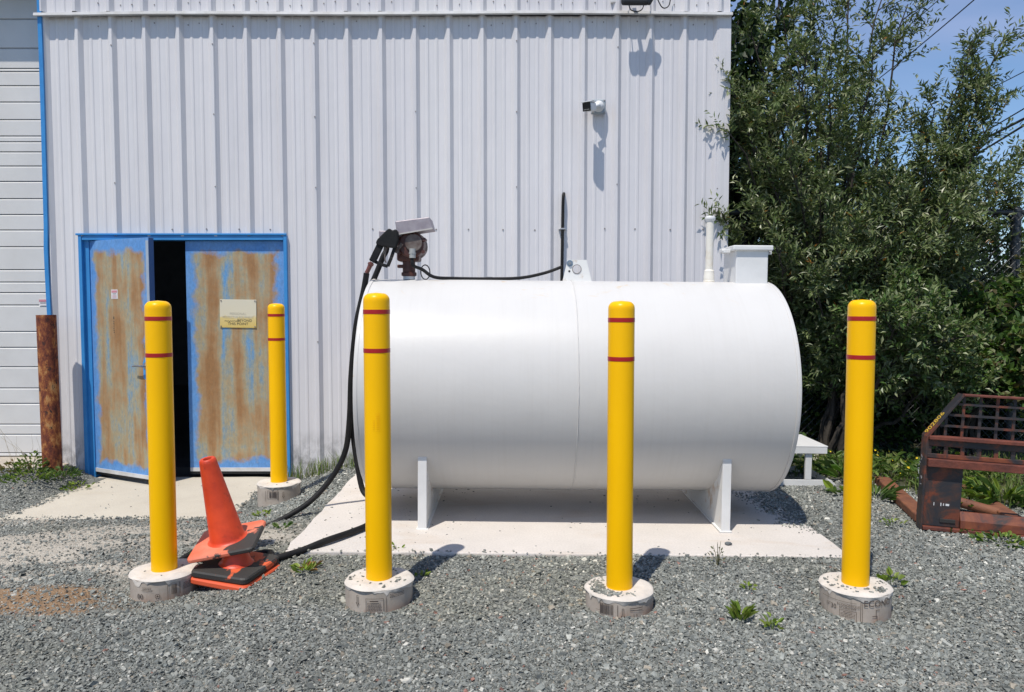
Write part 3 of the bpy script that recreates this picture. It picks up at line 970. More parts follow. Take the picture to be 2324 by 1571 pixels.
MB().box(((a_.x + b_.x) / 2, 0.03, (a_.z + b_.z) / 2 - 0.01), (b_.x - a_.x, 0.16, 0.075)).build('gear_case', rust_br, pump, bev=0.015, seg=3)
mc = PL(1120, 620)
body = MB().cyl((mc.x, -0.09, mc.z), (mc.x, 0.16, mc.z), 0.088, 28).build('motor', rust_br, pump, bev=0.012, seg=3)
MB().lathe([(0.090, -0.098), (0.094, -0.086), (0.094, -0.066), (0.088, -0.060)], 28, close=True).xf(Matrix.Translation((mc.x, 0, mc.z)) @ Matrix.Rotation(-math.pi / 2, 4, 'X') @ Matrix.Scale(-1, 4, (0, 0, 1))).build('motor_ring', pgrey, body)
MB().cyl((mc.x + 0.02, -0.0905, mc.z + 0.012), (mc.x + 0.02, -0.102, mc.z + 0.012), 0.058, 24).build('face_plate', pgrey, body, bev=0.003)
for ang in (20, 150, 215, 330):
    aa = math.radians(ang)
    MB().cyl((mc.x + 0.097 * math.cos(aa), -0.10, mc.z + 0.097 * math.sin(aa)), (mc.x + 0.097 * math.cos(aa), -0.03, mc.z + 0.097 * math.sin(aa)), 0.013, 10).build('bolt', rust_br, body)
sw0 = PL(900, 720, -0.10); sw1 = PL(985, 610, -0.10)
MB().bar(sw0, sw1, 0.012, 0.020).cyl(sw0 - Vector((0, .012, 0)), sw0 + Vector((0, .012, 0)), 0.017, 12).build('switch_lever', pgrey, pump)
# grey hood, tipped up to the right
h0, h1 = PL(895, 360), PL(1470, 275)
hl = (h1 - h0).length
ha = math.atan2(h1.z - h0.z, h1.x - h0.x)
mb = MB()
mb.prism([(0, -0.043), (hl, -0.043), (hl - 0.012, 0.040), (0.0, 0.045)], -0.10, 0.09)
MBX = mb.xf(Matrix.Translation((h0.x, -0.02, h0.z)) @ Matrix.Rotation(-ha, 4, 'Y'))
mb.build('hood', galv, pump, bev=0.006)
mb = MB().bar(PL(940, 460, -0.12), PL(1480, 368, -0.12), 0.012, 0.008)
mb.build('hood_lip', M('pale_edge', (0.5, 0.48, 0.45), rough=0.5), pump)
mb = MB(); a_ = PL(880, 260, -0.05)
mb.tube([a_ + Vector((0, 0, -0.012)), a_ + Vector((-0.002, 0, 0.004)), a_ + Vector((0.006, 0, 0.010)), a_ + Vector((0.016, 0, -0.004))], 0.0015, 5)
mb.build('wire_clip', screw_m, pump)
a_, b_ = PL(555, 470, 0.06), PL(720, 365, 0.06)
MB().box(((a_.x + b_.x) / 2 + 0.05, 0.06, (a_.z + b_.z) / 2), (b_.x - a_.x + 0.10, 0.05, b_.z - a_.z)).build('hose_outlet', galv, pump, bev=0.006)
MB().prism([(PL(895, 470).x, PL(895, 470).z), (PL(870, 690).x, PL(870, 690).z), (PL(930, 720).x, PL(930, 720).z), (PL(1010, 560).x, PL(1010, 560).z), (PL(1000, 470).x, PL(1000, 470).z)], -0.075, -0.068).build('nozzle_bracket', galv, pump)
f0 = PL(1155, 690, -0.11)
MB().cyl(f0, f0 + Vector((0, 0, -0.062)), 0.021, 14).cyl(f0 + Vector((0, 0, -0.025)), f0 + Vector((0, 0, -0.035)), 0.024, 8).build('conduit_fitting', M('grey_fitting', (0.36, 0.37, 0.36), rough=0.4), pump)

# nozzle (hangs at the left of the pump) and the hose in one loop
rubber = M('hose_rubber', (0.008, 0.008, 0.009), (0.018, 0.017, 0.016), scale=12, rough=0.6, bmp=0.1, spec=0.25)
hose = thing('fuel_hose', 'black fuel hose looping from the pump down to the gravel', 'hose', (G(720, 1255, 0.01).x, 4.35, 0.0))
def W(p):                                        # world -> hose-local
    return Vector(p) - hose.location
NY = 4.98
nz_poly = [(530, 570), (555, 520), (690, 385), (735, 345), (765, 350), (800, 378), (855, 352), (888, 400), (895, 540), (855, 665), (760, 655), (640, 640), (545, 615)]
mb = MB()
mb.prism([(W(ZP(a_, b_, NY)).x, W(ZP(a_, b_, NY)).z) for a_, b_ in nz_poly], W((0, NY - 0.028, 0)).y, W((0, NY + 0.028, 0)).y)
noz = mb.build('nozzle', rubber, hose, bev=0.008, seg=3)
mb = MB().bar(W(ZP(600, 600, NY)), W(ZP(462, 885, NY)), 0.045, 0.034, up=(0, 1, 0))
mb.build('grip', rubber, noz, bev=0.007, seg=2)
mb = MB()
g_ = [(830, 650), (775, 815), (715, 960), (600, 925), (480, 868)]
for a_, b_ in zip(g_[:-1], g_[1:]):
    mb.bar(W(ZP(*a_, NY)), W(ZP(*b_, NY)), 0.022, 0.013, up=(0, 1, 0))
mb.build('trigger_guard', rubber, noz, bev=0.003)
mb = MB().tube([W(ZP(*q, NY)) for q in ((700, 650), (678, 720), (668, 800), (672, 860), (690, 900))], 0.005, 6)
mb.build('trigger', pgrey, noz)
mb = MB().tube([W(ZP(*q, NY)) for q in ((455, 890), (430, 940), (400, 1010), (370, 1070))], [0.014, 0.016, 0.0145, 0.015], 12)
mb.cyl(W(ZP(445, 905, NY)), W(ZP(430, 940, NY)), 0.020, 10)
mb.build('swivel', M('swivel_red', (0.16, 0.05, 0.035), (0.08, 0.03, 0.025), scale=20, rough=0.4), hose)
def spline(pts, k=10):
    pts = [Vector(p) for p in pts]
    out = []
    q = [pts[0]] + pts + [pts[-1]]
    for i in range(1, len(q) - 2):
        for s_ in range(k):
            t = s_ / k
            a_, b_, c_, d_ = q[i - 1], q[i], q[i + 1], q[i + 2]
            out.append(0.5 * ((2 * b_) + (c_ - a_) * t + (2 * a_ - 5 * b_ + 4 * c_ - d_) * t * t + (3 * b_ - a_ - 3 * c_ + d_) * t ** 3))
    out.append(pts[-1])
    return out
HR = 0.0195
def surf(x, y):
    return pad_z(x) if abs(x - PAD[0]) < PADX and abs(y - PAD[1]) < PADY else gz1(x, y)
def onp(px, y, lift=0.0):
    x = P(px, 1220, y).x
    return Vector((x, y, surf(x, y) + HR + 0.004 + lift))
def ong(px, py, lift=0.0):
    p = G(px, py, 0.02)
    return Vector((p.x, p.y, surf(p.x, p.y) + HR + 0.006 + lift))
pathA = [ZP(370, 1070, NY), P(825, 660, 4.99), P(808, 740, 5.0), P(797, 850, 5.02), P(793, 950, 5.05), P(783, 1025, 5.08), P(752, 1085, 5.08), P(705, 1137, 5.03), P(655, 1170, 4.98), P(605, 1195, 4.90), ong(545, 1217, .01), ong(480, 1240), ong(430, 1256), ong(398, 1270)]
B1 = Vector((P(372, 1290, 3.84).x, 3.84, 0))
back = [Vector((B1.x + 0.06, 4.10, 0.02)), Vector((B1.x + 0.20, 4.055, 0.02)), Vector((B1.x + 0.42, 4.20, 0.02))]
pathB = [ong(618, 1276), ong(680, 1263), ong(740, 1247), onp(800, 4.44), onp(838, 4.60), onp(850, 4.82), Vector((P(838, 1155, 5.02).x, 5.02, 0.12)), P(822, 1110, 5.08), P(810, 1050, 5.09), P(801, 980, 5.10), P(799, 880, 5.10), P(806, 770, 5.10), P(824, 690, 5.10), P(852, 625, 5.10), ZP(640, 800, 5.10), ZP(690, 700, 5.12), ZP(720, 480, 5.15)]
pathB = [Vector(p) for p in pathB]
full = [W(p) for p in spline(pathA + back + pathB, 8)]
MB().tube(full, HR, 10).build('rubber_line', rubber, hose)

# electric cable from the pump to the lug and up the wall
cable = thing('power_cable', 'black armoured cable along the tank top and up the wall', 'cable', (0.1, TYC, ztop))
def WC(p): return Vector(p) - cable.location
fw = Vector((pb_.x, PY, ztop - 0.005)) + f0 + Vector((0, 0, -0.06))
cp = [fw, fw + Vector((0.004, -0.004, -0.05)), P(958, 612, 5.06), P(985, 629, 5.08), P(1030, 632, 5.14), P(1110, 633, 5.16), P(1180, 631, 5.18), P(1235, 620, 5.20), P(1274, 606, 5.22)]
MB().tube([WC(p) for p in spline(cp, 8)], 0.0115, 8).build('cable', rubber, cable)
wy_ = WY - 0.055
cw = [P(1274, 660, wy_), P(1275, 600, wy_), P(1276, 540, wy_), P(1277, 470, wy_), P(1278, 446, wy_), P(1279, 440, wy_ + 0.03), P(1279, 441, WY)]
MB().tube([WC(p) for p in spline(cw, 6)], 0.014, 8).build('wall_riser', rubber, cable)
q = WC(P(1276, 520, wy_))
MB().box((q.x, q.y, q.z), (0.045, 0.034, 0.014)).box((q.x, q.y + 0.035, q.z), (0.065, 0.04, 0.010)).build('pipe_clamp', steel_m, cable, bev=0.003)
cc = P(965, 618, 5.20)
mb = MB().tube([WC((cc.x + 0.028 * math.cos(t), 5.20 + 0.03 * math.cos(t) , cc.z + 0.050 * math.sin(t))) for t in np.linspace(0, 2 * math.pi, 22)], 0.004, 6, False)
mb.build('wire_loop', rubber, cable)

# ------------------------------------------------------------------ bollards
yel_m, n, l, bs = node_mat('yellow_plastic')
r = ramp(n, [(0.35, (0.93, 0.50, 0.0)), (0.7, (0.88, 0.46, 0.0))]); l(noise(n, l, coords(n, l, (1, 1, 0.3)), 6, 4), r.inputs['Fac']); l(r.outputs['Color'], bs.inputs['Base Color'])
bs.inputs['Roughness'].default_value = 0.33
bs.inputs['Specular IOR Level'].default_value = 0.2
bump(n, l, bs, noise(n, l, coords(n, l, (1, 1, 0.4)), 22, 3), 0.04, 0.004)
red_m = M('red_tape', (0.40, 0.006, 0.008), (0.34, 0.005, 0.008), rough=0.35)
cem_m = M('cement_cap', (0.62, 0.57, 0.51), (0.50, 0.46, 0.41), scale=14, rough=0.9, bmp=0.5, bscale=45, bdist=0.006)
card_m, n, l, bs = node_mat('form_cardboard')
v = coords(n, l)
r = ramp(n, [(0.3, (0.46, 0.40, 0.34)), (0.7, (0.33, 0.28, 0.23))]); l(noise(n, l, v, 8, 6), r.inputs['Fac'])
sp = n.new('ShaderNodeSeparateXYZ'); l(v, sp.inputs['Vector'])
mr = N(n, 'ShaderNodeMapRange'); mr.inputs['From Min'].default_value = 0.07; mr.inputs['From Max'].default_value = -0.02; l(sp.outputs['Z'], mr.inputs['Value'])
mm = n.new('ShaderNodeMath'); mm.operation = 'MULTIPLY'
rz_ = ramp(n, [(0.45, (0, 0, 0)), (0.65, (0.8, 0.8, 0.8))]); l(noise(n, l, v, 10, 6), rz_.inputs['Fac'])
l(mr.outputs['Result'], mm.inputs[0]); l(rz_.outputs['Color'], mm.inputs[1])
c = mixc(n, l, mm.outputs[0], r.outputs['Color'], (0.30, 0.12, 0.045))
dk = ramp(n, [(0.58, (0, 0, 0)), (0.75, (0.6, 0.6, 0.6))]); l(noise(n, l, coords(n, l, (7, 7, 0.8)), 4, 5), dk.inputs['Fac'])
c = mixc(n, l, dk.outputs['Color'], c, (0.10, 0.085, 0.07))
l(c, bs.inputs['Base Color']); bs.inputs['Roughness'].default_value = 0.85
bump(n, l, bs, noise(n, l, coords(n, l, (1, 1, 0.4)), 25, 4), 0.3, 0.006)
print_m = M('form_print', (0.055, 0.04, 0.035), (0.10, 0.08, 0.065), scale=30, rough=0.8)

BR, FR = 0.0635, 0.163
def sleeve_profile(h):
    p = [(BR, 0.0)]
    z1, z2 = h - 0.235, h - 0.085
    for z in (z2 - 0.165, z2):
        pass
    p += [(BR, h - 0.040)]
    for k in range(1, 9):
        a_ = k / 8 * math.pi / 2
        p.append((BR - 0.034 + 0.034 * math.cos(a_), h - 0.034 + 0.034 * math.sin(a_)))
    p.append((0.0001, h + 0.003))
    return p
def stripe_profile(z):
    return [(BR + 0.0002, z - 0.0005), (BR + 0.0012, z), (BR + 0.0012, z + 0.020), (BR + 0.0002, z + 0.0205)]
SLEEVE_H = 1.395
BOLL = []
def bollard(x, y, ztop_, zfoot, label, seed, prints, lean=(0, 0), gravel_n=12, s=1.0, h=SLEEVE_H):
    """x, y axis; ztop_ top of the concrete; zfoot ground level round the footing"""
    b = thing('bollard', label, 'bollard', (x, y, zfoot - 0.05), (lean[0], lean[1], random.uniform(-.4, .4)), 'yellow bollards round the tank')
    zt_ = ztop_ - (zfoot - 0.05)
    sl = MB().lathe(sleeve_profile(h), 40).build('sleeve', yel_m, b, (0, 0, zt_ - 0.004))
    for z in (h - 0.285, h - 0.099):
        MB().lathe(stripe_profile(z), 40, close=True).build('stripe', red_m, b, (0, 0, zt_ - 0.004))
    # concrete with a ragged lip hanging over the paper form
    nseg = 72
    rnd = random.Random(seed)
    ph = [rnd.uniform(0, 6.28) for _ in range(6)]
    def lip(q):
        t = 0.010 + 0.006 * math.sin(2 * q + ph[0]) + 0.005 * math.sin(5 * q + ph[1]) + 0.004 * math.sin(11 * q + ph[2]) + rnd.uniform(-.005, .005)
        if rnd.random() < 0.13: t += rnd.uniform(0.006, 0.024)
        return max(0.003, t)
    rings = [[], [], [], [], [], []]
    for j in range(nseg):
        q = 2 * math.pi * j / nseg
        c_, s_ = math.cos(q), math.sin(q)
        w_ = 0.003 * math.sin(3 * q + ph[3]) + 0.002 * math.sin(7 * q + ph[4])
        d = lip(q)
        for k, (r_, z_) in enumerate(((0.05, 0.0), (0.11, 0.001 + w_ * .5), (FR - 0.016, 0.000 + w_), (FR - 0.002 + w_, -0.004), (FR + 0.005 + w_, -0.010), (FR + 0.0025, -0.010 - d))):
            rings[k].append((r_ * c_, r_ * s_, zt_ + z_))
    mb = MB()
    fs = []
    for k in range(5):
        for j in range(nseg):
            j2 = (j + 1) % nseg
            fs.append((k * nseg + j, k * nseg + j2, (k + 1) * nseg + j2, (k + 1) * nseg + j))
    mb.add(sum(rings, []), fs, True)
    foot = mb.build('concrete_footing', cem_m, b)
    mb = MB(); vs, fs = [], []
    for k, z in enumerate((-0.06, 0.0, zt_ * 0.5, zt_ - 0.008)):
        for j in range(nseg):
            q = 2 * math.pi * j / nseg
            r_ = FR + 0.0015 * math.sin(4 * q + ph[5] + k)
            vs.append((r_ * math.cos(q), r_ * math.sin(q), z))
    for k in range(3):
        for j in range(nseg):
            j2 = (j + 1) % nseg
            fs.append((k * nseg + j, k * nseg + j2, (k + 1) * nseg + j2, (k + 1) * nseg + j))
    mb.add(vs, fs, True)
    form = mb.build('paper_form', card_m, foot)
    rz = b.rotation_euler.z
    toc = math.atan2(-y, -x) - rz                 # angle of the side that faces the lens
    mb = MB()
    R_ = FR + 0.0042
    def on(u, v_):                                # u metres round from the facing side (right positive), v metres below the rim
        q = toc + u / R_
        return (R_ * math.cos(q), R_ * math.sin(q), zt_ + v_)
    def strip(u0, v0, u1, v1):
        k = max(1, int(abs(u1 - u0) / 0.01))
        for i in range(k):
            a_, b_ = u0 + (u1 - u0) * i / k, u0 + (u1 - u0) * (i + 1) / k
            mb.add([on(a_, v0), on(b_, v0), on(b_, v1), on(a_, v1)], [(0, 1, 2, 3)])
    for p in prints:
        if p[0] == 't':
            _, body, size, u, v_ = p
            text_part(mb, body, size, lambda a_, b_: on(u + a_, v_ + b_))
        elif p[0] == 'bar':                       # barcode
            _, u, v0, wd, ht = p
            a_ = u
            rb_ = random.Random(seed + 5)
            while a_ < u + wd:
                t = rb_.choice((0.0016, 0.003, 0.0045))
                strip(a_, v0, a_ + t, v0 - ht); a_ += t + rb_.choice((0.0015, 0.003))
        elif p[0] == 'frame':
            _, u0, v0, u1, v1 = p
            t = 0.0018
            strip(u0, v0, u1, v0 - t); strip(u0, v1 + t, u1, v1); strip(u0, v0, u0 + t, v1); strip(u1 - t, v0, u1, v1)
        elif p[0] == 'line':
            strip(*p[1:])
        elif p[0] == 'arrow':
            _, u, v0, ht = p
            t = 0.002; hw = 0.005
            strip(u - hw, v0, u - hw + t, v0 - ht * .65); strip(u + hw - t, v0, u + hw, v0 - ht * .65); strip(u - hw, v0, u + hw, v0 - t)
            mb.add([on(u - hw * 2, v0 - ht * .62), on(u - hw, v0 - ht * .62), on(u, v0 - ht * .93), on(u, v0 - ht)], [(0, 1, 2, 3)])
            mb.add([on(u + hw * 2, v0 - ht * .62), on(u + hw, v0 - ht * .62), on(u, v0 - ht * .93), on(u, v0 - ht)], [(0, 1, 2, 3)])
        elif p[0] == 'ring':
            _, u, v0, r_ = p
            for i in range(20):
                q0, q1 = 2 * math.pi * i / 20, 2 * math.pi * (i + 1) / 20
                mb.add([on(u + r_ * math.cos(q0), v0 + r_ * math.sin(q0)), on(u + r_ * math.cos(q1), v0 + r_ * math.sin(q1)), on(u + r_ * .8 * math.cos(q1), v0 + r_ * .8 * math.sin(q1)), on(u + r_ * .8 * math.cos(q0), v0 + r_ * .8 * math.sin(q0))], [(0, 1, 2, 3)])
            mb.add([on(u, v0 + r_ * .5), on(u + r_ * .45, v0), on(u, v0 - r_ * .4), on(u - r_ * .45, v0)], [(0, 1, 2, 3)])
    if mb.v:
        mb.build('printing', print_m, foot)['kind'] = 'stuff'
    BOLL.append((x, y, ztop_, gravel_n, seed))
    return b, toc, zt_
def small_print(u, v, wd, rows, seed):
    out = []
    rr = random.Random(seed)
    for k in range(rows):
        a_ = u
        while a_ < u + wd - 0.004:
            t = rr.uniform(0.003, 0.009)
            out.append(('line', a_, v - k * 0.007, min(a_ + t, u + wd), v - k * 0.007 - 0.0028)); a_ += t + 0.002
    return out
def bpos(px, py, y):
    p = P(px, py, y); return p.x, p.y, p.z
# beside the cones
x, y, z = bpos(373, 1290, 3.84)
bollard(x, y, z, -0.03, 'yellow bollard standing beside the orange cones', 3,
        small_print(-0.11, -0.040, 0.05, 2, 1) + [('line', -0.115, -0.055, -0.055, -0.057), ('ring', -0.035, -0.085, 0.012), ('t', '00', 0.036, -0.125, -0.088), ('line', 0.012, -0.03, 0.014, -0.12), ('bar', 0.03, -0.035, 0.028, 0.05), ('line', 0.07, -0.03, 0.073, -0.09), ('line', -0.06, -0.118, 0.02, -0.12)] + small_print(0.09, -0.04, 0.05, 5, 2), gravel_n=4)
# with the embossed mark
x, y, z = bpos(860, 1309, 3.62)
b2, toc2, zt2 = bollard(x, y, z, 0.0, 'yellow bollard with an embossed oblong mark, before the tank\'s hose end', 4,
        [('frame', -0.065, -0.045, 0.02, -0.115), ('line', -0.045, -0.055, -0.005, -0.060)] + small_print(-0.058, -0.065, 0.07, 6, 3) + [('arrow', -0.110, -0.035, 0.055), ('line', 0.032, -0.04, 0.034, -0.11)] + small_print(0.05, -0.03, 0.08, 3, 6), gravel_n=26)
x, y, z = bpos(1405, 1330, 3.60)
bollard(x, y, z, 0.0, 'yellow bollard whose footing holds a heap of gravel, before the tank\'s middle', 5,
        [('bar', -0.095, -0.030, 0.065, 0.050), ('t', '.....', 0.03, -0.105, -0.06), ('line', -0.008, -0.03, -0.0055, -0.10), ('arrow', 0.018, -0.045, 0.055), ('line', 0.05, -0.045, 0.12, -0.048), ('line', 0.05, -0.056, 0.12, -0.058), ('t', '1 V', 0.02, 0.08, -0.08)], gravel_n=210)
x, y, z = bpos(1940, 1322, 3.63)
bollard(x, y, z, -0.04, 'yellow bollard off the pad corner, footing printed with large block letters', 6,
        [('line', -0.17, -0.045, 0.01, -0.0465), ('t', '12"', 0.020, -0.128, -0.075), ('t', '30', 0.030, -0.098, -0.080), ('t', 'ECONOMIQUE', 0.0155, -0.028, -0.062), ('t', 'ECONOMY', 0.0155, -0.030, -0.076), ('frame', -0.068, -0.086, 0.010, -0.15), ('line', -0.05, -0.092, -0.01, -0.095), ('line', 0.026, -0.035, 0.0285, -0.13), ('line', 0.034, -0.035, 0.036, -0.13), ('t', 'ECONO', 0.042, 0.115, -0.042), ('line', 0.10, -0.07, 0.118, -0.073), ('line', 0.098, -0.07, 0.101, -0.10), ('line', 0.08, -0.10, 0.105, -0.103), ('line', 0.103, -0.10, 0.106, -0.125)] + small_print(-0.062, -0.100, 0.066, 3, 9), gravel_n=75)
# behind, next to the doors
x, y, z = bpos(633, 1092, 5.82)
bollard(x, y, z, -0.085, 'yellow bollard standing between the blue doors and the tank', 7,
        [('bar', -0.075, -0.042, 0.05, 0.05), ('line', -0.11, -0.04, -0.108, -0.12), ('line', -0.012, -0.03, -0.008, -0.11), ('arrow', 0.03, -0.05, 0.05), ('frame', -0.09, -0.035, -0.018, -0.10)], gravel_n=3)
# raised mark on the second sleeve
mb = MB()
R_ = BR
def emb(u, v_, o_=0.0012):
    q = toc2 + (u - 0.006) / R_
    zz = zt2 + SLEEVE_H - 0.62 + v_
    return ((R_ + o_) * math.cos(q), (R_ + o_) * math.sin(q), zz)
def eb(u0, v0, u1, v1):
    vs = [emb(u0, v0, 0.0), emb(u1, v0, 0.0), emb(u1, v1, 0.0), emb(u0, v1, 0.0), emb(u0, v0), emb(u1, v0), emb(u1, v1), emb(u0, v1)]
    mb.add(vs, [(4, 5, 6, 7), (0, 1, 5, 4), (1, 2, 6, 5), (2, 3, 7, 6), (3, 0, 4, 7)])
eb(-0.004, 0.041, 0.016, 0.043); eb(-0.004, -0.043, 0.016, -0.041); eb(0.0145, -0.043, 0.016, 0.043)
for k in range(7):
    eb(0.000, -0.034 + 0.0102 * k, 0.011, -0.028 + 0.0102 * k)
for k in range(5):
    eb(-0.016, -0.034 + 0.0102 * k, -0.008, -0.029 + 0.0102 * k)
mb.build('embossed_mark', yel_m, b2)

# rusty pipe post at the garage corner
rust_m, n, l, bs = node_mat('heavy_rust')
v = coords(n, l, (1, 1, 0.55))
f1 = noise(n, l, v, 13, 10, 0.75, 0.0)
r = ramp(n, [(0.38, (0.05, 0.012, 0.008)), (0.47, (0.16, 0.036, 0.016)), (0.53, (0.27, 0.085, 0.022)), (0.58, (0.42, 0.19, 0.06)), (0.66, (0.38, 0.24, 0.11))]); l(f1, r.inputs['Fac'])
dk = ramp(n, [(0.58, (0, 0, 0)), (0.62, (1, 1, 1))]); l(noise(n, l, v, 22, 8, 0.75), dk.inputs['Fac'])
c = mixc(n, l, dk.outputs['Color'], r.outputs['Color'], (0.03, 0.015, 0.012))
l(c, bs.inputs['Base Color']); bs.inputs['Roughness'].default_value = 0.8
bump(n, l, bs, f1, 0.5, 0.008)
py_ = 6.53
pp = P(108, 715, py_)
rp_ = thing('rusty_post', 'rusty steel pipe post at the garage door corner', 'post', (pp.x, py_, -0.08), (0, math.radians(-0.5), 0))
ph_ = pp.z + 0.08
MB().lathe([(0.077, -0.05), (0.077, ph_)], 32, close=True).lathe([(0.069, ph_), (0.069, ph_ - 0.25)], 32, close=True).lathe([(0.069, ph_), (0.077, ph_)], 32, close=True).build('pipe', rust_m, rp_)
MB().cyl((0, 0, ph_ - 0.10), (0, 0, ph_ - 0.06), 0.069, 24).build('concrete_fill', cem_m, rp_)

# ------------------------------------------------------------------ traffic cones
cone_m, n, l, bs = node_mat('cone_orange')
v = coords(n, l)
r = ramp(n, [(0.35, (0.74, 0.072, 0.016)), (0.7, (0.50, 0.036, 0.010))]); l(noise(n, l, v, 7, 5), r.inputs['Fac'])
d_ = ramp(n, [(0.56, (0, 0, 0)), (0.70, (0.8, 0.8, 0.8))]); l(noise(n, l, v, 10, 8, 0.72), d_.inputs['Fac'])
c = mixc(n, l, d_.outputs['Color'], r.outputs['Color'], (0.15, 0.022, 0.012))
l(c, bs.inputs['Base Color']); bs.inputs['Roughness'].default_value = 0.45
bump(n, l, bs, noise(n, l, v, 18, 4), 0.12, 0.008)
def base_mat(name, black, seed, salmon, side=None):
    m, n, l, bs = node_mat(name)
    t = n.new('ShaderNodeTexCoord'); q = N(n, 'ShaderNodeMapping'); q.inputs['Location'].default_value = (seed, seed * .7, 0); l(t.outputs['Object'], q.inputs['Vector'])
    v = q.outputs['Vector']
    r = ramp(n, [(0.35, salmon), (0.7, (0.68, 0.10, 0.035))]); l(noise(n, l, v, 5, 5), r.inputs['Fac'])
    b = ramp(n, [(black, (0, 0, 0)), (black + 0.03, (1, 1, 1))])
    fac = noise(n, l, v, 4.5, 8, 0.6, 0.5)
    if side:                           # rubbed black towards one corner only
        dp = n.new('ShaderNodeVectorMath'); dp.operation = 'DOT_PRODUCT'; dp.inputs[1].default_value = side
        l(t.outputs['Object'], dp.inputs[0])
        ma = n.new('ShaderNodeMath'); ma.operation = 'ADD'; l(fac, ma.inputs[0]); l(dp.outputs['Value'], ma.inputs[1]); fac = ma.outputs[0]
    l(fac, b.inputs['Fac'])
    c = mixc(n, l, b.outputs['Color'], r.outputs['Color'], (0.035, 0.033, 0.03))
    l(c, bs.inputs['Base Color']); bs.inputs['Roughness'].default_value = 0.6
    bump(n, l, bs, noise(n, l, v, 20, 5), 0.25, 0.006)
    return m
cb1 = base_mat('cone_base_salmon', 0.63, 2.6, (0.66, 0.20, 0.12), (1.3, -1.1, 0))
cb2 = base_mat('cone_base_black', 0.44, 4.0, (0.60, 0.12, 0.04))
cb3 = base_mat('cone_base_red', 0.62, 8.0, (0.62, 0.09, 0.03))
def rounded_square(h, r, z, k=4):
    out = []
    for sx_, sy_, a0 in ((1, 1, 0), (-1, 1, 90), (-1, -1, 180), (1, -1, 270)):
        for i in range(k + 1):
            a_ = math.radians(a0 + 90 * i / k)
            out.append((sx_ * (h - r) + r * math.cos(a_), sy_ * (h - r) + r * math.sin(a_), z))
    return out
def cone(label, origin, mat, half, bm_, hgt, rb_, rt_, thick=0.026):
    c = thing('traffic_cone', label, 'cone', group='nested traffic cones')
    c.matrix_world = Matrix.Translation(origin) @ mat
    levels = [(half - 0.004, 0.0), (half, 0.006), (half, thick - 0.008), (half - 0.006, thick), (rb_ + 0.020, thick + 0.003)]
    mb = MB(); vs, fs = [], []
    k = 20
    for h_, z_ in levels[:4]:
        vs += rounded_square(h_, 0.03 if h_ > 0.1 else h_, z_)
    for j in range(20):
        a_ = math.radians(9 + 18 * j - 9)
        vs.append(((rb_ - 0.002) * math.cos(a_), (rb_ - 0.002) * math.sin(a_), thick + 0.002))
    for i in range(4):
        for j in range(k):
            fs.append((i * k + j, i * k + (j + 1) % k, (i + 1) * k + (j + 1) % k, (i + 1) * k + j))
    fs.append(tuple(range(k))[::-1])
    mb.add(vs, fs, False)
    mb.build('base', bm_, c, bev=0.0)
    prf = [(rb_ + 0.016, thick + 0.001), (rb_ + 0.006, thick + 0.006), (rb_, thick + 0.018), (rt_ + 0.004, hgt - 0.02), (rt_ + 0.002, hgt - 0.006), (rt_ - 0.004, hgt), (rt_ * 0.55, hgt - 0.001), (rt_ * 0.50, hgt - 0.008), (rt_ * 0.5, hgt - 0.06)]
    MB().lathe(prf, 40, close=True).build('cone_body', cone_m, c)
    return c
lowp = G(537, 1292, 0.03)
gzl = gz1(lowp.x, lowp.y)
Rl = Euler((math.radians(2), math.radians(3), math.radians(-17))).to_matrix().to_4x4()
cone('orange cone lowest in the nested stack beside the bollard', (lowp.x, lowp.y, gzl + 0.006), Rl, 0.170, cb3, 0.13, 0.070, 0.050, 0.032)
Rl2 = Euler((math.radians(3), math.radians(3), math.radians(-14))).to_matrix().to_4x4()
cone('black-smeared cone base in the middle of the nested stack', (lowp.x - 0.004, lowp.y + 0.006, gzl + 0.044), Rl2, 0.165, cb2, 0.125, 0.074, 0.050, 0.034)
tb, tt = P(519, 1232, 3.97), P(470, 1041, 3.885)
axis_ = (tt - tb).normalized()
xr = Vector((1, 0.10, 0.12)); xr = (xr - axis_ * xr.dot(axis_)).normalized()
yr = axis_.cross(xr)
Rt = Matrix((xr, yr, axis_)).transposed().to_4x4()
cone('orange traffic cone leaning on top of the nested stack', tb, Rt, 0.172, cb1, (tt - tb).length, 0.088, 0.040, 0.026)

# ------------------------------------------------------------------ white step stand at the far end of the tank
sp0 = P(1771, 1105, 5.85)
stand = thing('step_stand', 'low white steel step stand past the end of the tank', 'step', (2.28, 6.1, gz1(2.28, 6.1)), (0, 0.012, 0))
zb = stand.location.z
def SL(px, py, y):
    p = P(px, py, y); return Vector((p.x - 2.28, p.y - 6.1, p.z - zb))
y0, y1 = 5.85 - 6.1, 6.37 - 6.1
xa, xb, xe = -0.22, 0.18, SL(1876, 1011, 5.85).x
ze = SL(1900, 1108, 5.85)
mb = MB().prism([(xa, 0.0), (ze.x, 0.0), (ze.x - 0.05, 0.055), (xa, 0.055)], y0, y0 + 0.012)
mb.build('front_skid', white_m, stand, bev=0.002)
MB().box(((xa + xb + .06) / 2, y1, 0.03), (xb + .06 - xa, 0.012, 0.055)).build('rear_skid', white_m, stand, bev=0.002)
MB().bar((xb + 0.045, y0 + 0.014, 0.03), (xb + 0.045, y1 - 0.008, 0.03), 0.012, 0.055).build('side_skid', white_m, stand)
ztp = SL(1850, 1011, 5.85).z
for xx in (xa + 0.02, SL(1834, 1060, 5.85).x):
    for yy in (y0 + 0.014, y1 - 0.014):
        MB().prism([(xx - 0.024, 0.057), (xx + 0.024, 0.057), (xx + 0.026, ztp - 0.055), (xx - 0.026, ztp - 0.055)], yy - 0.012, yy + 0.012).build('leg', white_m, stand, bev=0.002)
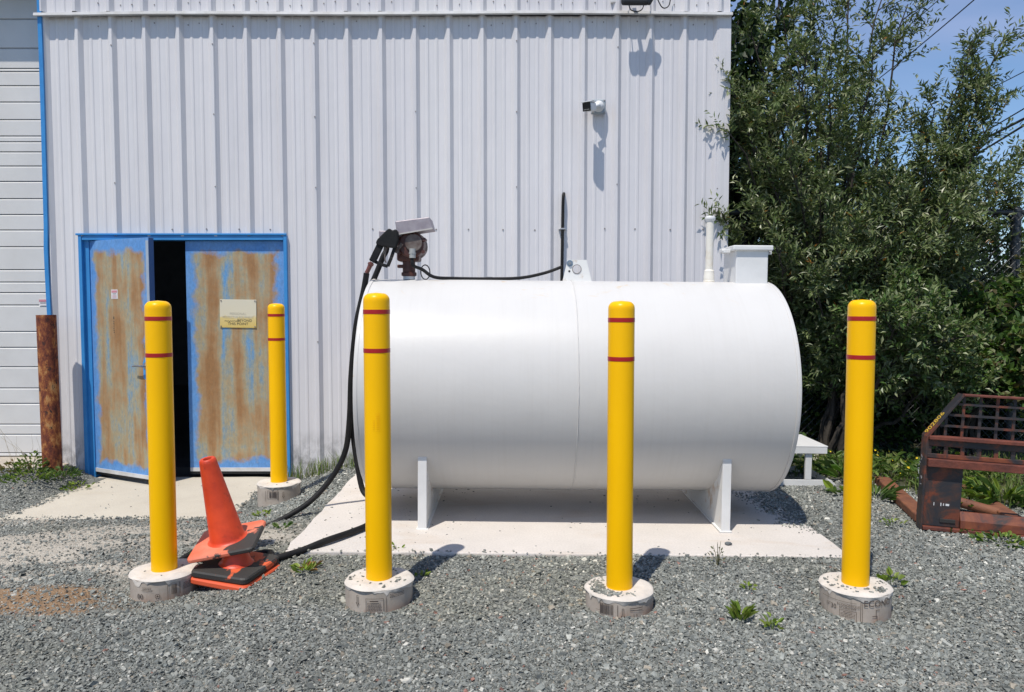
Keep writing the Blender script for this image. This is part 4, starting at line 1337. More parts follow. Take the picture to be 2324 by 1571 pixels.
MB().box(((xa - 0.03 + xe) / 2, (y0 + y1) / 2, ztp - 0.006), (xe - xa + 0.03, y1 - y0 + 0.03, 0.010)).build('platform', white_m, stand, bev=0.003)
MB().box(((xa - 0.03 + xe) / 2, y0 - 0.009, ztp - 0.037), (xe - xa + 0.02, 0.010, 0.050)).box((xe - 0.006, (y0 + y1) / 2, ztp - 0.037), (0.010, y1 - y0 - 0.01, 0.050)).build('apron_rail', white_m, stand, bev=0.002)

# ------------------------------------------------------------------ rusty fork carriage at the right
fr_m, n, l, bs = node_mat('carriage_steel')
v = coords(n, l)
f1 = noise(n, l, v, 6, 8, 0.65, 0.5)
r = ramp(n, [(0.42, (0.022, 0.022, 0.027)), (0.50, (0.05, 0.03, 0.025)), (0.56, (0.13, 0.035, 0.018)), (0.70, (0.22, 0.065, 0.025))]); l(f1, r.inputs['Fac'])
l(r.outputs['Color'], bs.inputs['Base Color']); bs.inputs['Roughness'].default_value = 0.55
bump(n, l, bs, f1, 0.2, 0.006)
fr2 = M('carriage_rust', (0.17, 0.045, 0.025), (0.08, 0.025, 0.018), scale=12, rough=0.7, bmp=0.3)
fork_m = M('fork_rust', (0.22, 0.085, 0.04), (0.12, 0.045, 0.028), scale=9, rough=0.75, bmp=0.3)
fo = G(2086, 1197, 0.02)
fk = thing('fork_carriage', 'rusty black pallet fork carriage lying at the edge of the weeds', 'fork carriage', (fo.x, fo.y, 0.012), (math.radians(0), math.radians(2.2), math.radians(-13.5)))
Wd = 1.22
def fbox(name, x0, x1, z0, z1, y0, y1, mat=fr_m, bev=0.003, parent=fk):
    return MB().box(((x0 + x1) / 2, (y0 + y1) / 2, (z0 + z1) / 2), (x1 - x0, y1 - y0, z1 - z0)).build(name, mat, parent, bev=bev)
def side(x0, x1, mirror=False):
    """side flange seen as a plate on edge, bending in to the top"""
    poly = [(0.0, 0.0), (0.012, 0.0), (0.012, 0.585), (0.198, 0.858), (0.190, 0.872), (-0.002, 0.595)]
    if mirror:
        poly = [(Wd - x, z) for x, z in poly][::-1]
    return MB().prism(poly, -0.012, 0.085).build('side_flange', fr_m, fk, bev=0.002)
sf = side(0, 0); side(0, 0, True)
fbox('top_rail', 0.196, Wd - 0.196, 0.858, 0.872, -0.012, 0.03, fr2)
fbox('bottom_lip', 0.014, Wd - 0.014, 0.0, 0.022, -0.02, 0.06, fr2)
bb = MB().prism([(0.0, 0)] * 0 + [(-0.004, 0.024), (0.05, 0.024), (0.05, 0.125), (0.028, 0.125), (0.0, 0.075)], 0.23, Wd - 0.23)
bb.v = [(y, x, z) for x, y, z in bb.v]
bb.build('bottom_beam', fr_m, fk, bev=0.003)
for x0, x1 in ((0.014, 0.228), (Wd - 0.228, Wd - 0.014)):
    fbox('corner_plate', x0, x1, 0.024, 0.405, 0.012, 0.026)
    fbox('slot', x0 + 0.10, x0 + 0.19, 0.05, 0.075, 0.006, 0.0115, dark_m)
fbox('middle_bar', 0.014, Wd - 0.014, 0.407, 0.455, -0.035, 0.03, fr2)
fbox('shelf_edge', 0.014, Wd - 0.014, 0.577, 0.600, -0.03, 0.03, fr2)
# perforated rail: two strips and uprights leave the square holes
fbox('perforated_rail', 0.014, Wd - 0.014, 0.458, 0.486, 0.0, 0.012)
fbox('perforated_rail', 0.014, Wd - 0.014, 0.534, 0.575, 0.0, 0.012)
x_ = 0.014
while x_ < Wd - 0.03:
    fbox('rail_web', x_, x_ + 0.022, 0.486, 0.534, 0.001, 0.011, bev=0)
    x_ += 0.0935
# load guard grid
for z_ in (0.665, 0.735, 0.805):
    xs0 = 0.012 + (z_ - 0.585) * 0.68 + 0.012
    fbox('guard_bar', xs0, Wd - xs0, z_ - 0.007, z_ + 0.007, 0.012, 0.022, bev=0)
x_ = 0.115
while x_ < Wd - 0.05:
    zt_ = min(0.858, 0.585 + max(0.0, min(x_, Wd - x_) - 0.012) / 0.68)
    fbox('guard_bar', x_ - 0.008, x_ + 0.008, 0.600, zt_, 0.0235, 0.033, bev=0)
    x_ += 0.094
fbox('guard_post', 0.575, 0.600, 0.602, 0.857, -0.010, 0.012, fr2)
# forks lying on the ground behind
for x0 in (0.012, 0.60):
    fbox('fork', x0, x0 + 0.11, 0.0, 0.055, 0.16, 1.28, fork_m, bev=0.008)
mb = MB().cyl((0.26, 0.62, 0.085), (0.62, 0.50, 0.03), 0.035, 14)
mb.build('roller_tube', fork_m, fk)
# stencilled number along the slanted flange and chalk on the lower part
sl0, sl1 = Vector((-0.002, 0.595)), Vector((0.190, 0.872))
sd = (sl1 - sl0).normalized()
sn = Vector((-sd.y, sd.x))
mb = MB()
def onfl(a_, b_):
    q = sl0 + sd * (0.10 + a_) + sn * 0.0025
    return (q.x, 0.036 + b_, q.y)
text_part(mb, '902806', 0.085, lambda a_, b_: onfl(a_ * 0.66, b_))
mb.build('stencilled_number', M('stencil_yellow', (0.75, 0.50, 0.05), rough=0.6), sf)
mb = MB()
for k in range(9):
    mb.box((-0.0015, 0.03 + random.uniform(0, .08), 0.28 + 0.022 * k), (0.002, random.uniform(.015, .04), 0.006), Euler((random.uniform(-.5, .8), 0, 0)).to_matrix())
mb.build('chalk_mark', M('chalk', (0.35, 0.36, 0.38), rough=0.9), sf)['kind'] = 'stuff'
mb = MB()
for x0, w_, h_ in ((0.075, 0.004, 0.02), (0.115, 0.005, 0.02), (0.13, 0.005, 0.014), (0.152, 0.02, 0.013)):
    mb.box((x0, 0.0108, 0.165), (w_, 0.002, h_))
mb.build('paint_chip', M('white_paint', (0.7, 0.7, 0.7), rough=0.6), fk)['kind'] = 'stuff'

# ------------------------------------------------------------------ camera on the wall, floodlight
sc_ = P(1357, 244, WY - 0.04)
seccam = thing('security_camera', 'white bullet security camera bracketed to the ribbed wall', 'camera', (sc_.x, WY - 0.033, sc_.z))
cw_m = M('camera_white', (0.70, 0.71, 0.71), (0.62, 0.63, 0.64), rough=0.35)
MB().box((0, -0.018, 0), (0.13, 0.036, 0.13)).build('mounting_plate', M('camera_grey', (0.34, 0.38, 0.41), rough=0.45), seccam, bev=0.012, seg=3)
for ax in (-1, 1):
    for az in (-1, 1):
        MB().cyl((ax * .05, -0.036, az * .05), (ax * .05, -0.039, az * .05), 0.006, 8).build('screw', screw_m, seccam)
MB().lathe([(0.050, 0.0), (0.048, 0.015), (0.034, 0.035), (0.020, 0.045)], 24).xf(Matrix.Translation((0.0, -0.036, 0.0)) @ Matrix.Rotation(math.pi / 2, 4, 'X')).build('swivel_base', cw_m, seccam)
fc = P(1331, 243, 6.53); fcl = Vector((fc.x - sc_.x, fc.y - (WY - 0.033), fc.z - sc_.z))
bd = Vector((fcl.x, fcl.y, fcl.z - 0.0)); bd.normalize()
Rq = (-bd).to_track_quat('Y', 'Z').to_matrix().to_4x4()
mb = MB().tube([(0, -0.07, 0.0), (-0.006, -0.10, -0.004), tuple(fcl * 0.45)], 0.018, 12)
mb.build('arm', cw_m, seccam)
mid = fcl - bd * 0.07
mb = MB().box((0, 0, 0), (0.078, 0.14, 0.076)); mb.xf(Matrix.Translation(mid) @ Rq)
cb = mb.build('housing', cw_m, seccam, bev=0.018, seg=3)
mb = MB().box((0, -0.073, 0), (0.074, 0.010, 0.072)); mb.xf(Matrix.Translation(mid) @ Rq)
mb.build('lens_window', M('black_glass', (0.01, 0.01, 0.012), (0.01, 0.01, 0.012), rough=0.12), cb, bev=0.004)
mb = MB().box((0, -0.015, 0.042), (0.088, 0.15, 0.006)); mb.xf(Matrix.Translation(mid) @ Rq)
mb.build('sun_shield', cw_m, cb, bev=0.002)
mb = MB()
for ax in (-0.02, -0.007, 0.007, 0.02):
    mb.cyl((ax, -0.0775, -0.022), (ax, -0.079, -0.022), 0.0045, 8)
mb.xf(Matrix.Translation(mid) @ Rq)
mb.build('infrared_lamp', M('infrared_grey', (0.30, 0.30, 0.29), rough=0.3), cb)

fl_c = P(1443, -30, WY - 0.25)
flood = thing('floodlight', 'black floodlight on a white bracket above the drip flashing', 'floodlight', (fl_c.x, WY - 0.03, fl_c.z))
fy = -0.185
head_m = M('black_metal', (0.010, 0.010, 0.011), (0.016, 0.016, 0.017), rough=0.45)
zb_ = P(1443, 15, WY - 0.19).z - fl_c.z
MB().box((0, fy, zb_ + 0.065), (0.245, 0.055, 0.13)).build('lamp_head', head_m, flood, bev=0.025, seg=3)
MB().box((0.10, fy + 0.015, zb_ + 0.07), (0.12, 0.04, 0.10), Euler((0.0, 0.5, 0)).to_matrix()).build('side_lamp', head_m, flood, bev=0.02, seg=2)
MB().box((0, -0.02, 0.16), (0.36, 0.04, 0.20)).build('mounting_box', trim_m, flood, bev=0.006)
MB().cyl((0, -0.04, zb_ + 0.14), (0, fy + 0.02, zb_ + 0.09), 0.018, 12).build('arm', trim_m, flood)
for sx_ in (-1, 1):
    MB().box((sx_ * 0.165, -0.015, P(1400, 8, WY).z - fl_c.z + 0.03), (0.05, 0.028, 0.09)).build('bracket_tab', trim_m, flood, bev=0.004)
a_ = P(1425, 12, WY - 0.2) - Vector((fl_c.x, WY - 0.03, fl_c.z))
b_ = P(1462, 12, WY - 0.2) - Vector((fl_c.x, WY - 0.03, fl_c.z))
MB().tube(spline([a_ + Vector((0, 0, .03)), a_ + Vector((0.02, 0, -.035)), (a_ + b_) / 2 + Vector((0, 0, -.055)), b_ + Vector((-.02, 0, -.035)), b_ + Vector((0, 0, .03))], 6), 0.0045, 6).build('wire', rubber, flood)
a_ = P(1490, -5, WY - 0.08) - Vector((fl_c.x, WY - 0.03, fl_c.z))
MB().tube(spline([a_, a_ + Vector((0.04, 0, -.075)), a_ + Vector((0.075, 0, -.09)), a_ + Vector((0.11, 0, -.06)), a_ + Vector((0.125, 0, .04))], 6), 0.005, 6).build('wire', rubber, flood)
for sx_, ph2 in ((-0.09, 0), (0.09, 1)):
    MB().tube(spline([(sx_ * 0.8, -0.06, 0.20), (sx_, -0.14, 0.22), (sx_ * 1.1, fy + 0.03, 0.17), (sx_ * 1.0, fy, zb_ + 0.12)], 6), 0.004, 6).build('wire', rubber, flood)

# ------------------------------------------------------------------ chain-link fence
fence_m = M('fence_dark', (0.045, 0.05, 0.058), (0.09, 0.095, 0.10), scale=12, rough=0.5, metal=0.4)
wire_m = M('fence_wire', (0.11, 0.115, 0.115), (0.06, 0.06, 0.06), scale=15, rough=0.4, metal=0.6)
FY = 7.25
ftop = P(2300, 482, FY).z
fpx = P(2302, 600, FY).x
fence = thing('chain_link_fence', 'dark chain-link fence with round posts behind the shrubs', 'fence', (3.4, FY, 0.0))
def post(x):
    z0 = gz1(x, FY) - 0.1
    MB().cyl((x - 3.4, 0, z0), (x - 3.4, 0, ftop + 0.02), 0.043, 16).lathe([(0.048, ftop + 0.005), (0.048, ftop + 0.03), (0.03, ftop + 0.05), (0.0001, ftop + 0.055)], 16, (x - 3.4, 0, 0)).build('post', fence_m, fence)
post(XR + 0.10); post(fpx); post(fpx + 2.6)
MB().cyl((XR + 0.14 - 3.4, 0, ftop), (fpx + 2.6 - 3.4, 0, ftop), 0.025, 12).build('top_rail', fence_m, fence)
zm = P(1860, 768, FY).z
MB().cyl((XR + 0.14 - 3.4, 0, zm), (fpx + 2.6 - 3.4, 0, zm), 0.023, 12).build('middle_rail', fence_m, fence)
x0, x1, z0, z1 = XR + 0.12, fpx + 2.6, 0.03, ftop - 0.015
st_p = 0.075
segs = []
for s_ in (1, -1):
    k = int((x1 - x0 + z1 - z0) / st_p) + 2
    for i in range(k):
        c_ = i * st_p
        pts = []
        if s_ == 1:                 # x - x0 = (z - z0) + c - H
            za = max(z0, z0 + (z1 - z0) - c_); xa = x0 + (za - z0) + c_ - (z1 - z0)
            zb_ = min(z1, z0 + (z1 - z0) - c_ + (x1 - x0)); xb = x0 + (zb_ - z0) + c_ - (z1 - z0)
        else:
            za = max(z0, z0 + c_ - (x1 - x0)); xa = x0 + c_ - (za - z0)
            zb_ = min(z1, z0 + c_); xb = x0 + c_ - (zb_ - z0)
        if zb_ - za > 0.02:
            segs.append((xa, za, xb, zb_, s_))
V, Q = [], []
for xa, za, xb, zb_, s_ in segs:
    o = len(V)
    t = 0.0017
    yy = FY - 0.048 + 0.003 * s_
    dx, dz = t * 0.707, t * 0.707
    for (x, z) in ((xa, za), (xb, zb_)):
        V += [(x - dx * s_ * 1.0, yy, z + dz), (x + dx * s_, yy - t, z - dz * 0), (x + dx * s_, yy + t, z - dz)]
    Q += [(o, o + 1, o + 4, o + 3), (o + 1, o + 2, o + 5, o + 4), (o + 2, o, o + 3, o + 5)]
V = np.array(V); V[:, 0] -= 3.4; V[:, 1] -= FY
np_mesh('chain_link', V, np.array(Q), wire_m, None, fence)

# ------------------------------------------------------------------ overhead wires
line_m = M('line_black', (0.015, 0.015, 0.017), rough=0.6)
WIRES = [((2110, 85), (2210, 0), 6.4, 0.013, 'upper'), ((2070, 52), (2135, -5), 7.2, 0.010, 'b'), ((2060, 45), (2122, -8), 7.6, 0.010, 'c'),
         ((2240, 205), (2323, 163), 5.6, 0.011, 'd'), ((2230, 240), (2323, 195), 5.4, 0.006, 'e'),
         ((2190, 325), (2323, 247), 5.0, 0.017, 'f'), ((2160, 352), (2323, 270), 4.8, 0.034, 'g'), ((2180, 372), (2323, 285), 4.6, 0.028, 'h'), ((2230, 418), (2323, 395), 4.5, 0.006, 'i')]
WL = ['single overhead wire above the shrub top, alone in the open sky', 'higher of two thin overhead wires close together over the shrub', 'lower of two thin overhead wires close together over the shrub',
      'thin overhead wire crossing the open sky beside the long leaning branch', 'hair-thin overhead wire just under the leaning branch tip', 'medium overhead wire above the two thick cables',
      'thick upper overhead cable of the heavy pair', 'thick lower overhead cable of the heavy pair', 'faint lowest overhead wire seen between the leaves']
for (p1, p2, h, r_, _), lb in zip(WIRES, WL):
    a_ = ray(*p1); b_ = ray(*p2)
    A = Vector((0, 0, CAMZ)) + a_ * (h / a_.z)
    B = Vector((0, 0, CAMZ)) + b_ * (h / b_.z)
    d = (A - B)
    pts = []
    for k in range(25):
        t = -1.2 + 5.2 * k / 24
        q = B + d * t
        pts.append(q + Vector((0, 0, 0.10 * ((t - 0.5) ** 2 - 0.25) * 0.15)))
    c0 = pts[12]
    MBo = MB().tube([p - c0 for p in pts], r_, 6)
    tag(MBo.build('overhead_wire', line_m, None, c0), lb, 'wire', 'power lines over the yard')

# ------------------------------------------------------------------ vegetation
leaf_mat = attr_mat('shrub_leaf', rough=0.40, trans=0.12, spec=0.42)
broad_mat = attr_mat('broad_leaf', rough=0.5, trans=0.25, spec=0.35)
grass_mat = attr_mat('grass_blade', rough=0.6, trans=0.25, spec=0.3)
bark_m = M('bark', (0.06, 0.05, 0.04), (0.03, 0.025, 0.02), scale=20, rough=0.9, bmp=0.4)

def unit(a):
    return a / np.maximum(np.linalg.norm(a, axis=-1, keepdims=True), 1e-9)
class Leaves:
    def __init__(s, seed):
        s.p, s.d, s.n, s.l, s.w, s.c = [], [], [], [], [], []
        s.r = np.random.default_rng(seed)
    def along(s, a, b, cnt, ln, wd, cols, spread=0.9, sag=0.0):
        """cnt leaves spaced along the twig a->b"""
        r = s.r
        t = (np.arange(cnt) + r.random(cnt) * 0.8) / cnt
        ax = unit(b - a)
        p = a + np.outer(t, b - a)
        rnd = unit(r.normal(size=(cnt, 3)))
        perp = unit(rnd - (rnd @ ax)[:, None] * ax)
        d = unit(ax * (0.55 + 0.3 * r.random((cnt, 1))) + perp * spread + np.array([0, 0, -sag + 0.10]))
        s.put(p, d, ln, wd, cols)
    def put(s, p, d, ln, wd, cols):
        r = s.r
        cnt = len(p)
        nn = unit(np.array([-0.15, -0.3, 1.0]) * 0.9 + r.normal(size=(cnt, 3)) * 0.55)
        nn = unit(nn - (nn * d).sum(1, keepdims=True) * d)
        s.p.append(p); s.d.append(d); s.n.append(nn)
        s.l.append(ln * (0.65 + 0.6 * r.random(cnt))); s.w.append(wd * (0.7 + 0.5 * r.random(cnt)))
        ci = r.integers(0, len(cols), cnt)
        s.c.append(np.array(cols)[ci] * (0.75 + 0.5 * r.random((cnt, 1))))
    def build(s, name, mat, parent, off, fold=0.25, quad=False):
        p = np.concatenate(s.p) - np.array(off); d = np.concatenate(s.d); nn = np.concatenate(s.n)
        l_ = np.concatenate(s.l)[:, None]; w_ = np.concatenate(s.w)[:, None]; c = np.concatenate(s.c)
        side_ = np.cross(d, nn)
        curl = -nn * l_ * 0.10
        k = len(p)
        if quad:                     # broad leaf: six points, two folded halves
            V = np.stack([p, p + d * l_ * .30 + side_ * w_ * .5 + nn * w_ * fold, p + d * l_ * .68 + side_ * w_ * .42 + nn * w_ * fold * .8, p + d * l_ + curl * 2, p + d * l_ * .68 - side_ * w_ * .42 + nn * w_ * fold * .8, p + d * l_ * .30 - side_ * w_ * .5 + nn * w_ * fold], 1)
            o = np.arange(k)[:, None] * 6
            Q = [np.concatenate([o + np.array([[0, 1, 2, 3]]), o + np.array([[0, 3, 4, 5]])])]
            m_ = 6
        else:
            V = np.stack([p, p + d * l_ * .45 + side_ * w_ * .5 + nn * w_ * fold, p + d * l_ + curl, p + d * l_ * .45 - side_ * w_ * .5 + nn * w_ * fold], 1)
            o = np.arange(k)[:, None] * 4
            Q = [np.concatenate([o + np.array([[0, 1, 2]]), o + np.array([[0, 2, 3]])])]
            m_ = 4
        return np_mesh(name, V.reshape(-1, 3), Q, mat, np.repeat(c, m_, 0), parent)

def woody(name, label, cat, base, tips, seed, leaf_len, leaf_w, cols, mat, n_side=13, n_twig=7, n_leaf=13, side_len=0.55, twig_len=0.26, start=0.25, quad=False, trunk_r=0.045, group=None, spread=0.9, stems=4, rise=0.75, gaps=0.0):
    r = np.random.default_rng(seed)
    t_ = thing(name, label, cat, base, group=group)
    base = np.array(base, float)
    lv = Leaves(seed + 1)
    mb = MB()
    for tip in tips:
        sscale = tip[3] if len(tip) > 3 else 1.0
        tip = np.array(tip[:3], float)
        off = np.append(r.normal(size=2) * 0.10, 0.0)
        b0 = base + off + np.array([0, 0, -0.08])
        ctrl = b0 + (tip - b0) * np.array([0.30, 0.30, rise * 0.75])
        ts = np.linspace(0, 1, 13)[:, None]
        pts = (1 - ts) ** 2 * b0 + 2 * ts * (1 - ts) * ctrl + ts ** 2 * tip
        wob = np.cumsum(r.normal(size=pts.shape) * 0.032, 0); wob -= ts * wob[-1]
        pts = pts + wob
        L_ = np.linalg.norm(tip - b0)
        mb.tube([Vector(p - base) for p in pts], list(np.linspace(trunk_r * (0.5 + 0.10 * L_), 0.005, 13)), 6)
        def at(t):
            f_ = t * 12; i = min(int(f_), 11)
            return pts[i] + (pts[i + 1] - pts[i]) * (f_ - i), unit(pts[i + 1] - pts[i])
        gap = r.random()
        for k in range(n_side):
            if 0.30 < (k * 0.11 + gap) % 0.62 < 0.30 + gaps:
                continue
            t = start + (1 - start) * (k + r.random()) / n_side
            p, ax = at(min(t, 1.0))
            rnd = unit(r.normal(size=3)); perp = unit(rnd - rnd.dot(ax) * ax)
            d = unit(ax * 0.75 + perp * 0.85 + np.array([0, 0, 0.18]))
            sl = side_len * sscale * (0.45 + 0.75 * r.random()) * (1.15 - 0.75 * t)
            e = p + d * sl
            mb.tube([Vector(p - base), Vector((p + e) / 2 - base + np.array([0, 0, .01])), Vector(e - base)], [0.007, 0.005, 0.002], 4, False)
            for j in range(n_twig):
                q = p + (e - p) * (0.15 + 0.85 * (j + r.random()) / n_twig)
                rnd = unit(r.normal(size=3)); pp_ = unit(rnd - rnd.dot(d) * d)
                dd = unit(d * 0.8 + pp_ * 0.8 + np.array([0, 0, 0.25]))
                tl = twig_len * (0.5 + 0.8 * r.random())
                lv.along(q, q + dd * tl, max(3, int(n_leaf * (0.6 + 0.6 * r.random()))), leaf_len, leaf_w, cols, spread)
        lv.along(pts[10], pts[12] + (pts[12] - pts[11]) * 0.6, n_leaf + 6, leaf_len, leaf_w, cols, spread)
    mb.build('trunk', bark_m, t_)
    lv.build('crown', mat, t_, base, quad=quad)
    return t_

OLIVE = [(0.125, 0.16, 0.058), (0.16, 0.195, 0.08), (0.10, 0.14, 0.045), (0.23, 0.25, 0.135), (0.075, 0.115, 0.034)]
OLIVE_S = OLIVE * 26 + [(0.30, 0.14, 0.025)]
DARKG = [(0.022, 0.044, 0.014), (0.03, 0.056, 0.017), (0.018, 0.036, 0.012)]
MIDG = [(0.06, 0.115, 0.025), (0.08, 0.14, 0.03), (0.05, 0.10, 0.02), (0.10, 0.15, 0.04)]
BRAM = MIDG + [(0.12, 0.14, 0.05), (0.09, 0.075, 0.03)]

# big narrow-leaved shrub: tips placed where its shoots end in the photo
def tip(px, py, y, s=1.0):
    return (*P(px, py, y), s)
T1 = [tip(*q) for q in ((1655, 190, 6.9, .35), (1652, 300, 6.72, .14), (1636, 480, 6.68, .12), (1655, 185, 6.75, .12), (1668, 400, 7.0, .4), (1700, 60, 7.2), (1760, -40, 7.4), (1840, -70, 7.6), (1930, -60, 7.3), (2010, -30, 7.5), (2060, 10, 7.4),
      (1730, 170, 6.9, .7), (1780, 240, 6.7), (1830, 120, 6.9), (1900, 60, 7.0), (1980, 110, 7.0), (1880, 200, 6.7), (1790, 360, 6.5), (1712, 330, 6.75, .55), (1722, 470, 6.7, .6), (1860, 420, 6.5), (1960, 300, 6.7), (1930, 500, 6.5), (2020, 420, 6.6),
      (1760, 560, 6.6), (1870, 600, 6.5), (2010, 560, 6.6), (1800, 20, 8.3), (1900, 150, 8.4), (1980, 230, 8.2), (1750, 250, 8.2), (1860, 330, 8.3), (2060, 330, 7.8))]
woody('willow_shrub', 'tall shrub with narrow grey-green leaves crowding the building corner', 'shrub', (3.25, 7.75, gz1(3.25, 7.75)), T1, 21, 0.068, 0.021, OLIVE_S, leaf_mat, n_side=20, n_twig=9, n_leaf=14, side_len=0.52, trunk_r=0.03, gaps=0.14)
T2 = [tip(*q) for q in ((2208, 92, 7.5), (2275, 92, 7.4), (2230, 190, 7.4), (2260, 260, 7.3), (2190, 210, 7.6), (2330, 330, 7.2), (2290, 395, 7.1), (2380, 420, 7.2), (2120, 250, 7.3), (2100, 380, 7.0), (2180, 430, 6.9), (2090, 490, 6.8), (2200, 330, 7.8), (2150, 560, 6.9), (2130, 340, 7.1), (2170, 480, 6.7), (2060, 440, 6.7), (2240, 400, 6.9), (2060, 580, 6.7))]
woody('willow_shrub', 'shrub with narrow grey-green leaves reaching a long branch toward the wires', 'shrub', (3.95, 7.9, gz1(3.95, 7.9)), T2, 33, 0.068, 0.021, OLIVE_S, leaf_mat, n_side=19, n_twig=9, n_leaf=15, side_len=0.46, trunk_r=0.026, gaps=0.05)
# low pale sprays at the foot of the fence
T3 = [tip(*q) for q in ((2050, 650, 6.6), (1990, 700, 6.1), (2120, 720, 6.0), (2220, 760, 5.95), (2060, 740, 6.0), (2090, 690, 6.4), (2020, 700, 6.5), (2130, 760, 6.4), (2040, 780, 6.4), (2180, 800, 6.3), (1990, 840, 6.5), (2080, 850, 6.3), (2230, 850, 6.3), (1960, 760, 6.7), (1890, 840, 6.9), (1850, 760, 7.0), (1900, 680, 6.9), (2150, 900, 6.4))]
woody('willow_bush', 'low pale-leaved bush in front of the fence beside the fork carriage', 'bush', (3.05, 6.95, gz1(3.05, 6.95)), T3, 44, 0.062, 0.024, OLIVE + MIDG[:2], leaf_mat, n_side=13, n_twig=7, n_leaf=12, side_len=0.36, twig_len=0.18, rise=1.15, start=0.55)
T4 = [tip(*q) for q in ((2240, 690, 6.9), (2300, 700, 6.8), (2350, 650, 7.0), (2280, 770, 6.6), (2330, 800, 6.5), (2380, 760, 6.7), (2310, 870, 6.4), (2240, 830, 6.6), (2420, 840, 6.5), (2200, 720, 7.0))]
woody('bramble_bush', 'bramble with broad green leaves at the foot of the fence post', 'bush', (4.2, 7.05, gz1(4.2, 7.05)), T4, 55, 0.070, 0.048, BRAM, broad_mat, n_side=12, n_twig=6, n_leaf=8, side_len=0.38, twig_len=0.2, quad=True, rise=1.1, start=0.5)
T5 = [tip(*q) for q in ((1835, 800, 7.6), (1880, 900, 7.3), (1960, 960, 7.2), (2020, 940, 7.1), (2050, 1000, 6.9), (1840, 960, 7.4), (1900, 1010, 7.2), (1990, 1040, 6.9), (1860, 700, 7.8), (1960, 860, 7.5))]
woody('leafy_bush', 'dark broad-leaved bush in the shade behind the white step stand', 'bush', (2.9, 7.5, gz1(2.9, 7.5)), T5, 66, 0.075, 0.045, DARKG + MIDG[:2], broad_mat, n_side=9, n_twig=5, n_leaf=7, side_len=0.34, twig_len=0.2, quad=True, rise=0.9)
# trees and hedge further back that close the gaps
T9 = [tip(*q) for q in ((2040, 860, 8.0), (2100, 900, 7.9), (2160, 860, 8.0), (2220, 900, 7.8), (2280, 860, 8.0), (2340, 900, 7.8), (2400, 860, 8.0), (2080, 980, 7.6), (2190, 970, 7.6), (2300, 970, 7.6), (2380, 980, 7.6), (1980, 900, 8.0), (1920, 880, 8.2))]
woody('shade_fill_bush', 'added near-black bush standing in for deep shade behind the fork carriage', 'bush', (4.2, 8.2, gz1(4.2, 8.2)), T9, 71, 0.085, 0.05, DARKG, broad_mat, n_side=14, n_twig=7, n_leaf=9, side_len=0.5, twig_len=0.26, quad=True, start=0.1, rise=0.6)  # bush added to darken the gap; its near-black leaves stand in for shade
T6 = [tip(*q) for q in ((1640, -120, 9.2), (1680, 20, 9.0), (1720, -60, 9.4), (1670, 130, 8.8), (1740, 60, 9.2), (1690, 240, 8.8), (1780, -100, 9.6), (1800, 120, 9.5), (1660, 330, 8.9))]
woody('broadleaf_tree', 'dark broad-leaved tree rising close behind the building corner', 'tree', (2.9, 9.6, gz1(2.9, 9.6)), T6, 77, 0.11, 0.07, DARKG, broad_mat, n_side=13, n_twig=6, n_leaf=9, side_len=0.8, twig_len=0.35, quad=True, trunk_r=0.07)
T7 = [tip(*q) for q in ((1700, 420, 9.6), (1780, 380, 9.8), (1860, 440, 9.6), (1940, 400, 9.8), (2010, 460, 9.6), (2080, 520, 9.6), (1720, 600, 9.2), (1820, 620, 9.2), (1920, 640, 9.2), (2020, 640, 9.2), (2100, 640, 9.2), (1760, 760, 9.0), (1880, 800, 9.0), (2000, 800, 9.0), (1960, 540, 9.0))]
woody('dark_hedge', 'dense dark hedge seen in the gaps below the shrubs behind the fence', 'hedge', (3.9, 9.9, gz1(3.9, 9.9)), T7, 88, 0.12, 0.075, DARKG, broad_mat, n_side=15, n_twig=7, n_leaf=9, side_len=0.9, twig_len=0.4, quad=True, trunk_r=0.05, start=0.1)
T8 = [tip(*q) for q in ((2180, 590, 9.6), (2240, 560, 9.4), (2310, 548, 9.4), (2380, 560, 9.4), (2450, 560, 9.4), (2160, 700, 9.0), (2260, 680, 9.0), (2340, 660, 9.0), (2420, 700, 9.0), (2200, 800, 8.6), (2300, 800, 8.6), (2520, 620, 9.4), (2140, 640, 9.2))]
woody('green_hedge', 'mid green hedge behind the fence at the tall post', 'hedge', (5.3, 9.8, gz1(5.3, 9.8)), T8, 99, 0.10, 0.06, MIDG[:3] + DARKG[:2], broad_mat, n_side=14, n_twig=6, n_leaf=9, side_len=0.62, twig_len=0.3, quad=True, start=0.1, rise=0.7)

# grass and ground plants ------------------------------------------------------
def blades(name, label_parent, pts, h, w_, cols, seed, bend=0.5):
    r = np.random.default_rng(seed)
    k = len(pts)
    hh = h * (0.45 + 0.8 * r.random((k, 1)))
    a_ = r.random(k) * 2 * np.pi
    d = np.stack([np.cos(a_), np.sin(a_), np.zeros(k)], 1)
    s_ = np.stack([-d[:, 1], d[:, 0], d[:, 2]], 1) * w_ * (0.6 + 0.7 * r.random((k, 1)))
    be = bend * (0.3 + 0.9 * r.random((k, 1)))
    p1 = pts + np.array([0, 0, 1]) * hh * 0.55 + d * hh * be * 0.25
    p2 = pts + np.array([0, 0, 1]) * hh * (1 - be * 0.25) + d * hh * be
    V = np.stack([pts - s_, pts + s_, p1 + s_ * .8, p1 - s_ * .8, p2], 1).reshape(-1, 3)
    o = np.arange(k)[:, None] * 5
    Q = [o + np.array([[0, 1, 2, 3]]), o + np.array([[3, 2, 4]])]
    c = np.array(cols)[r.integers(0, len(cols), k)] * (0.7 + 0.6 * r.random((k, 1)))
    ob_ = np_mesh(name, V, Q, grass_mat, np.repeat(c, 5, 0))
    return ob_
GR = [(0.10, 0.16, 0.03), (0.13, 0.19, 0.04), (0.16, 0.19, 0.06), (0.08, 0.13, 0.025)]
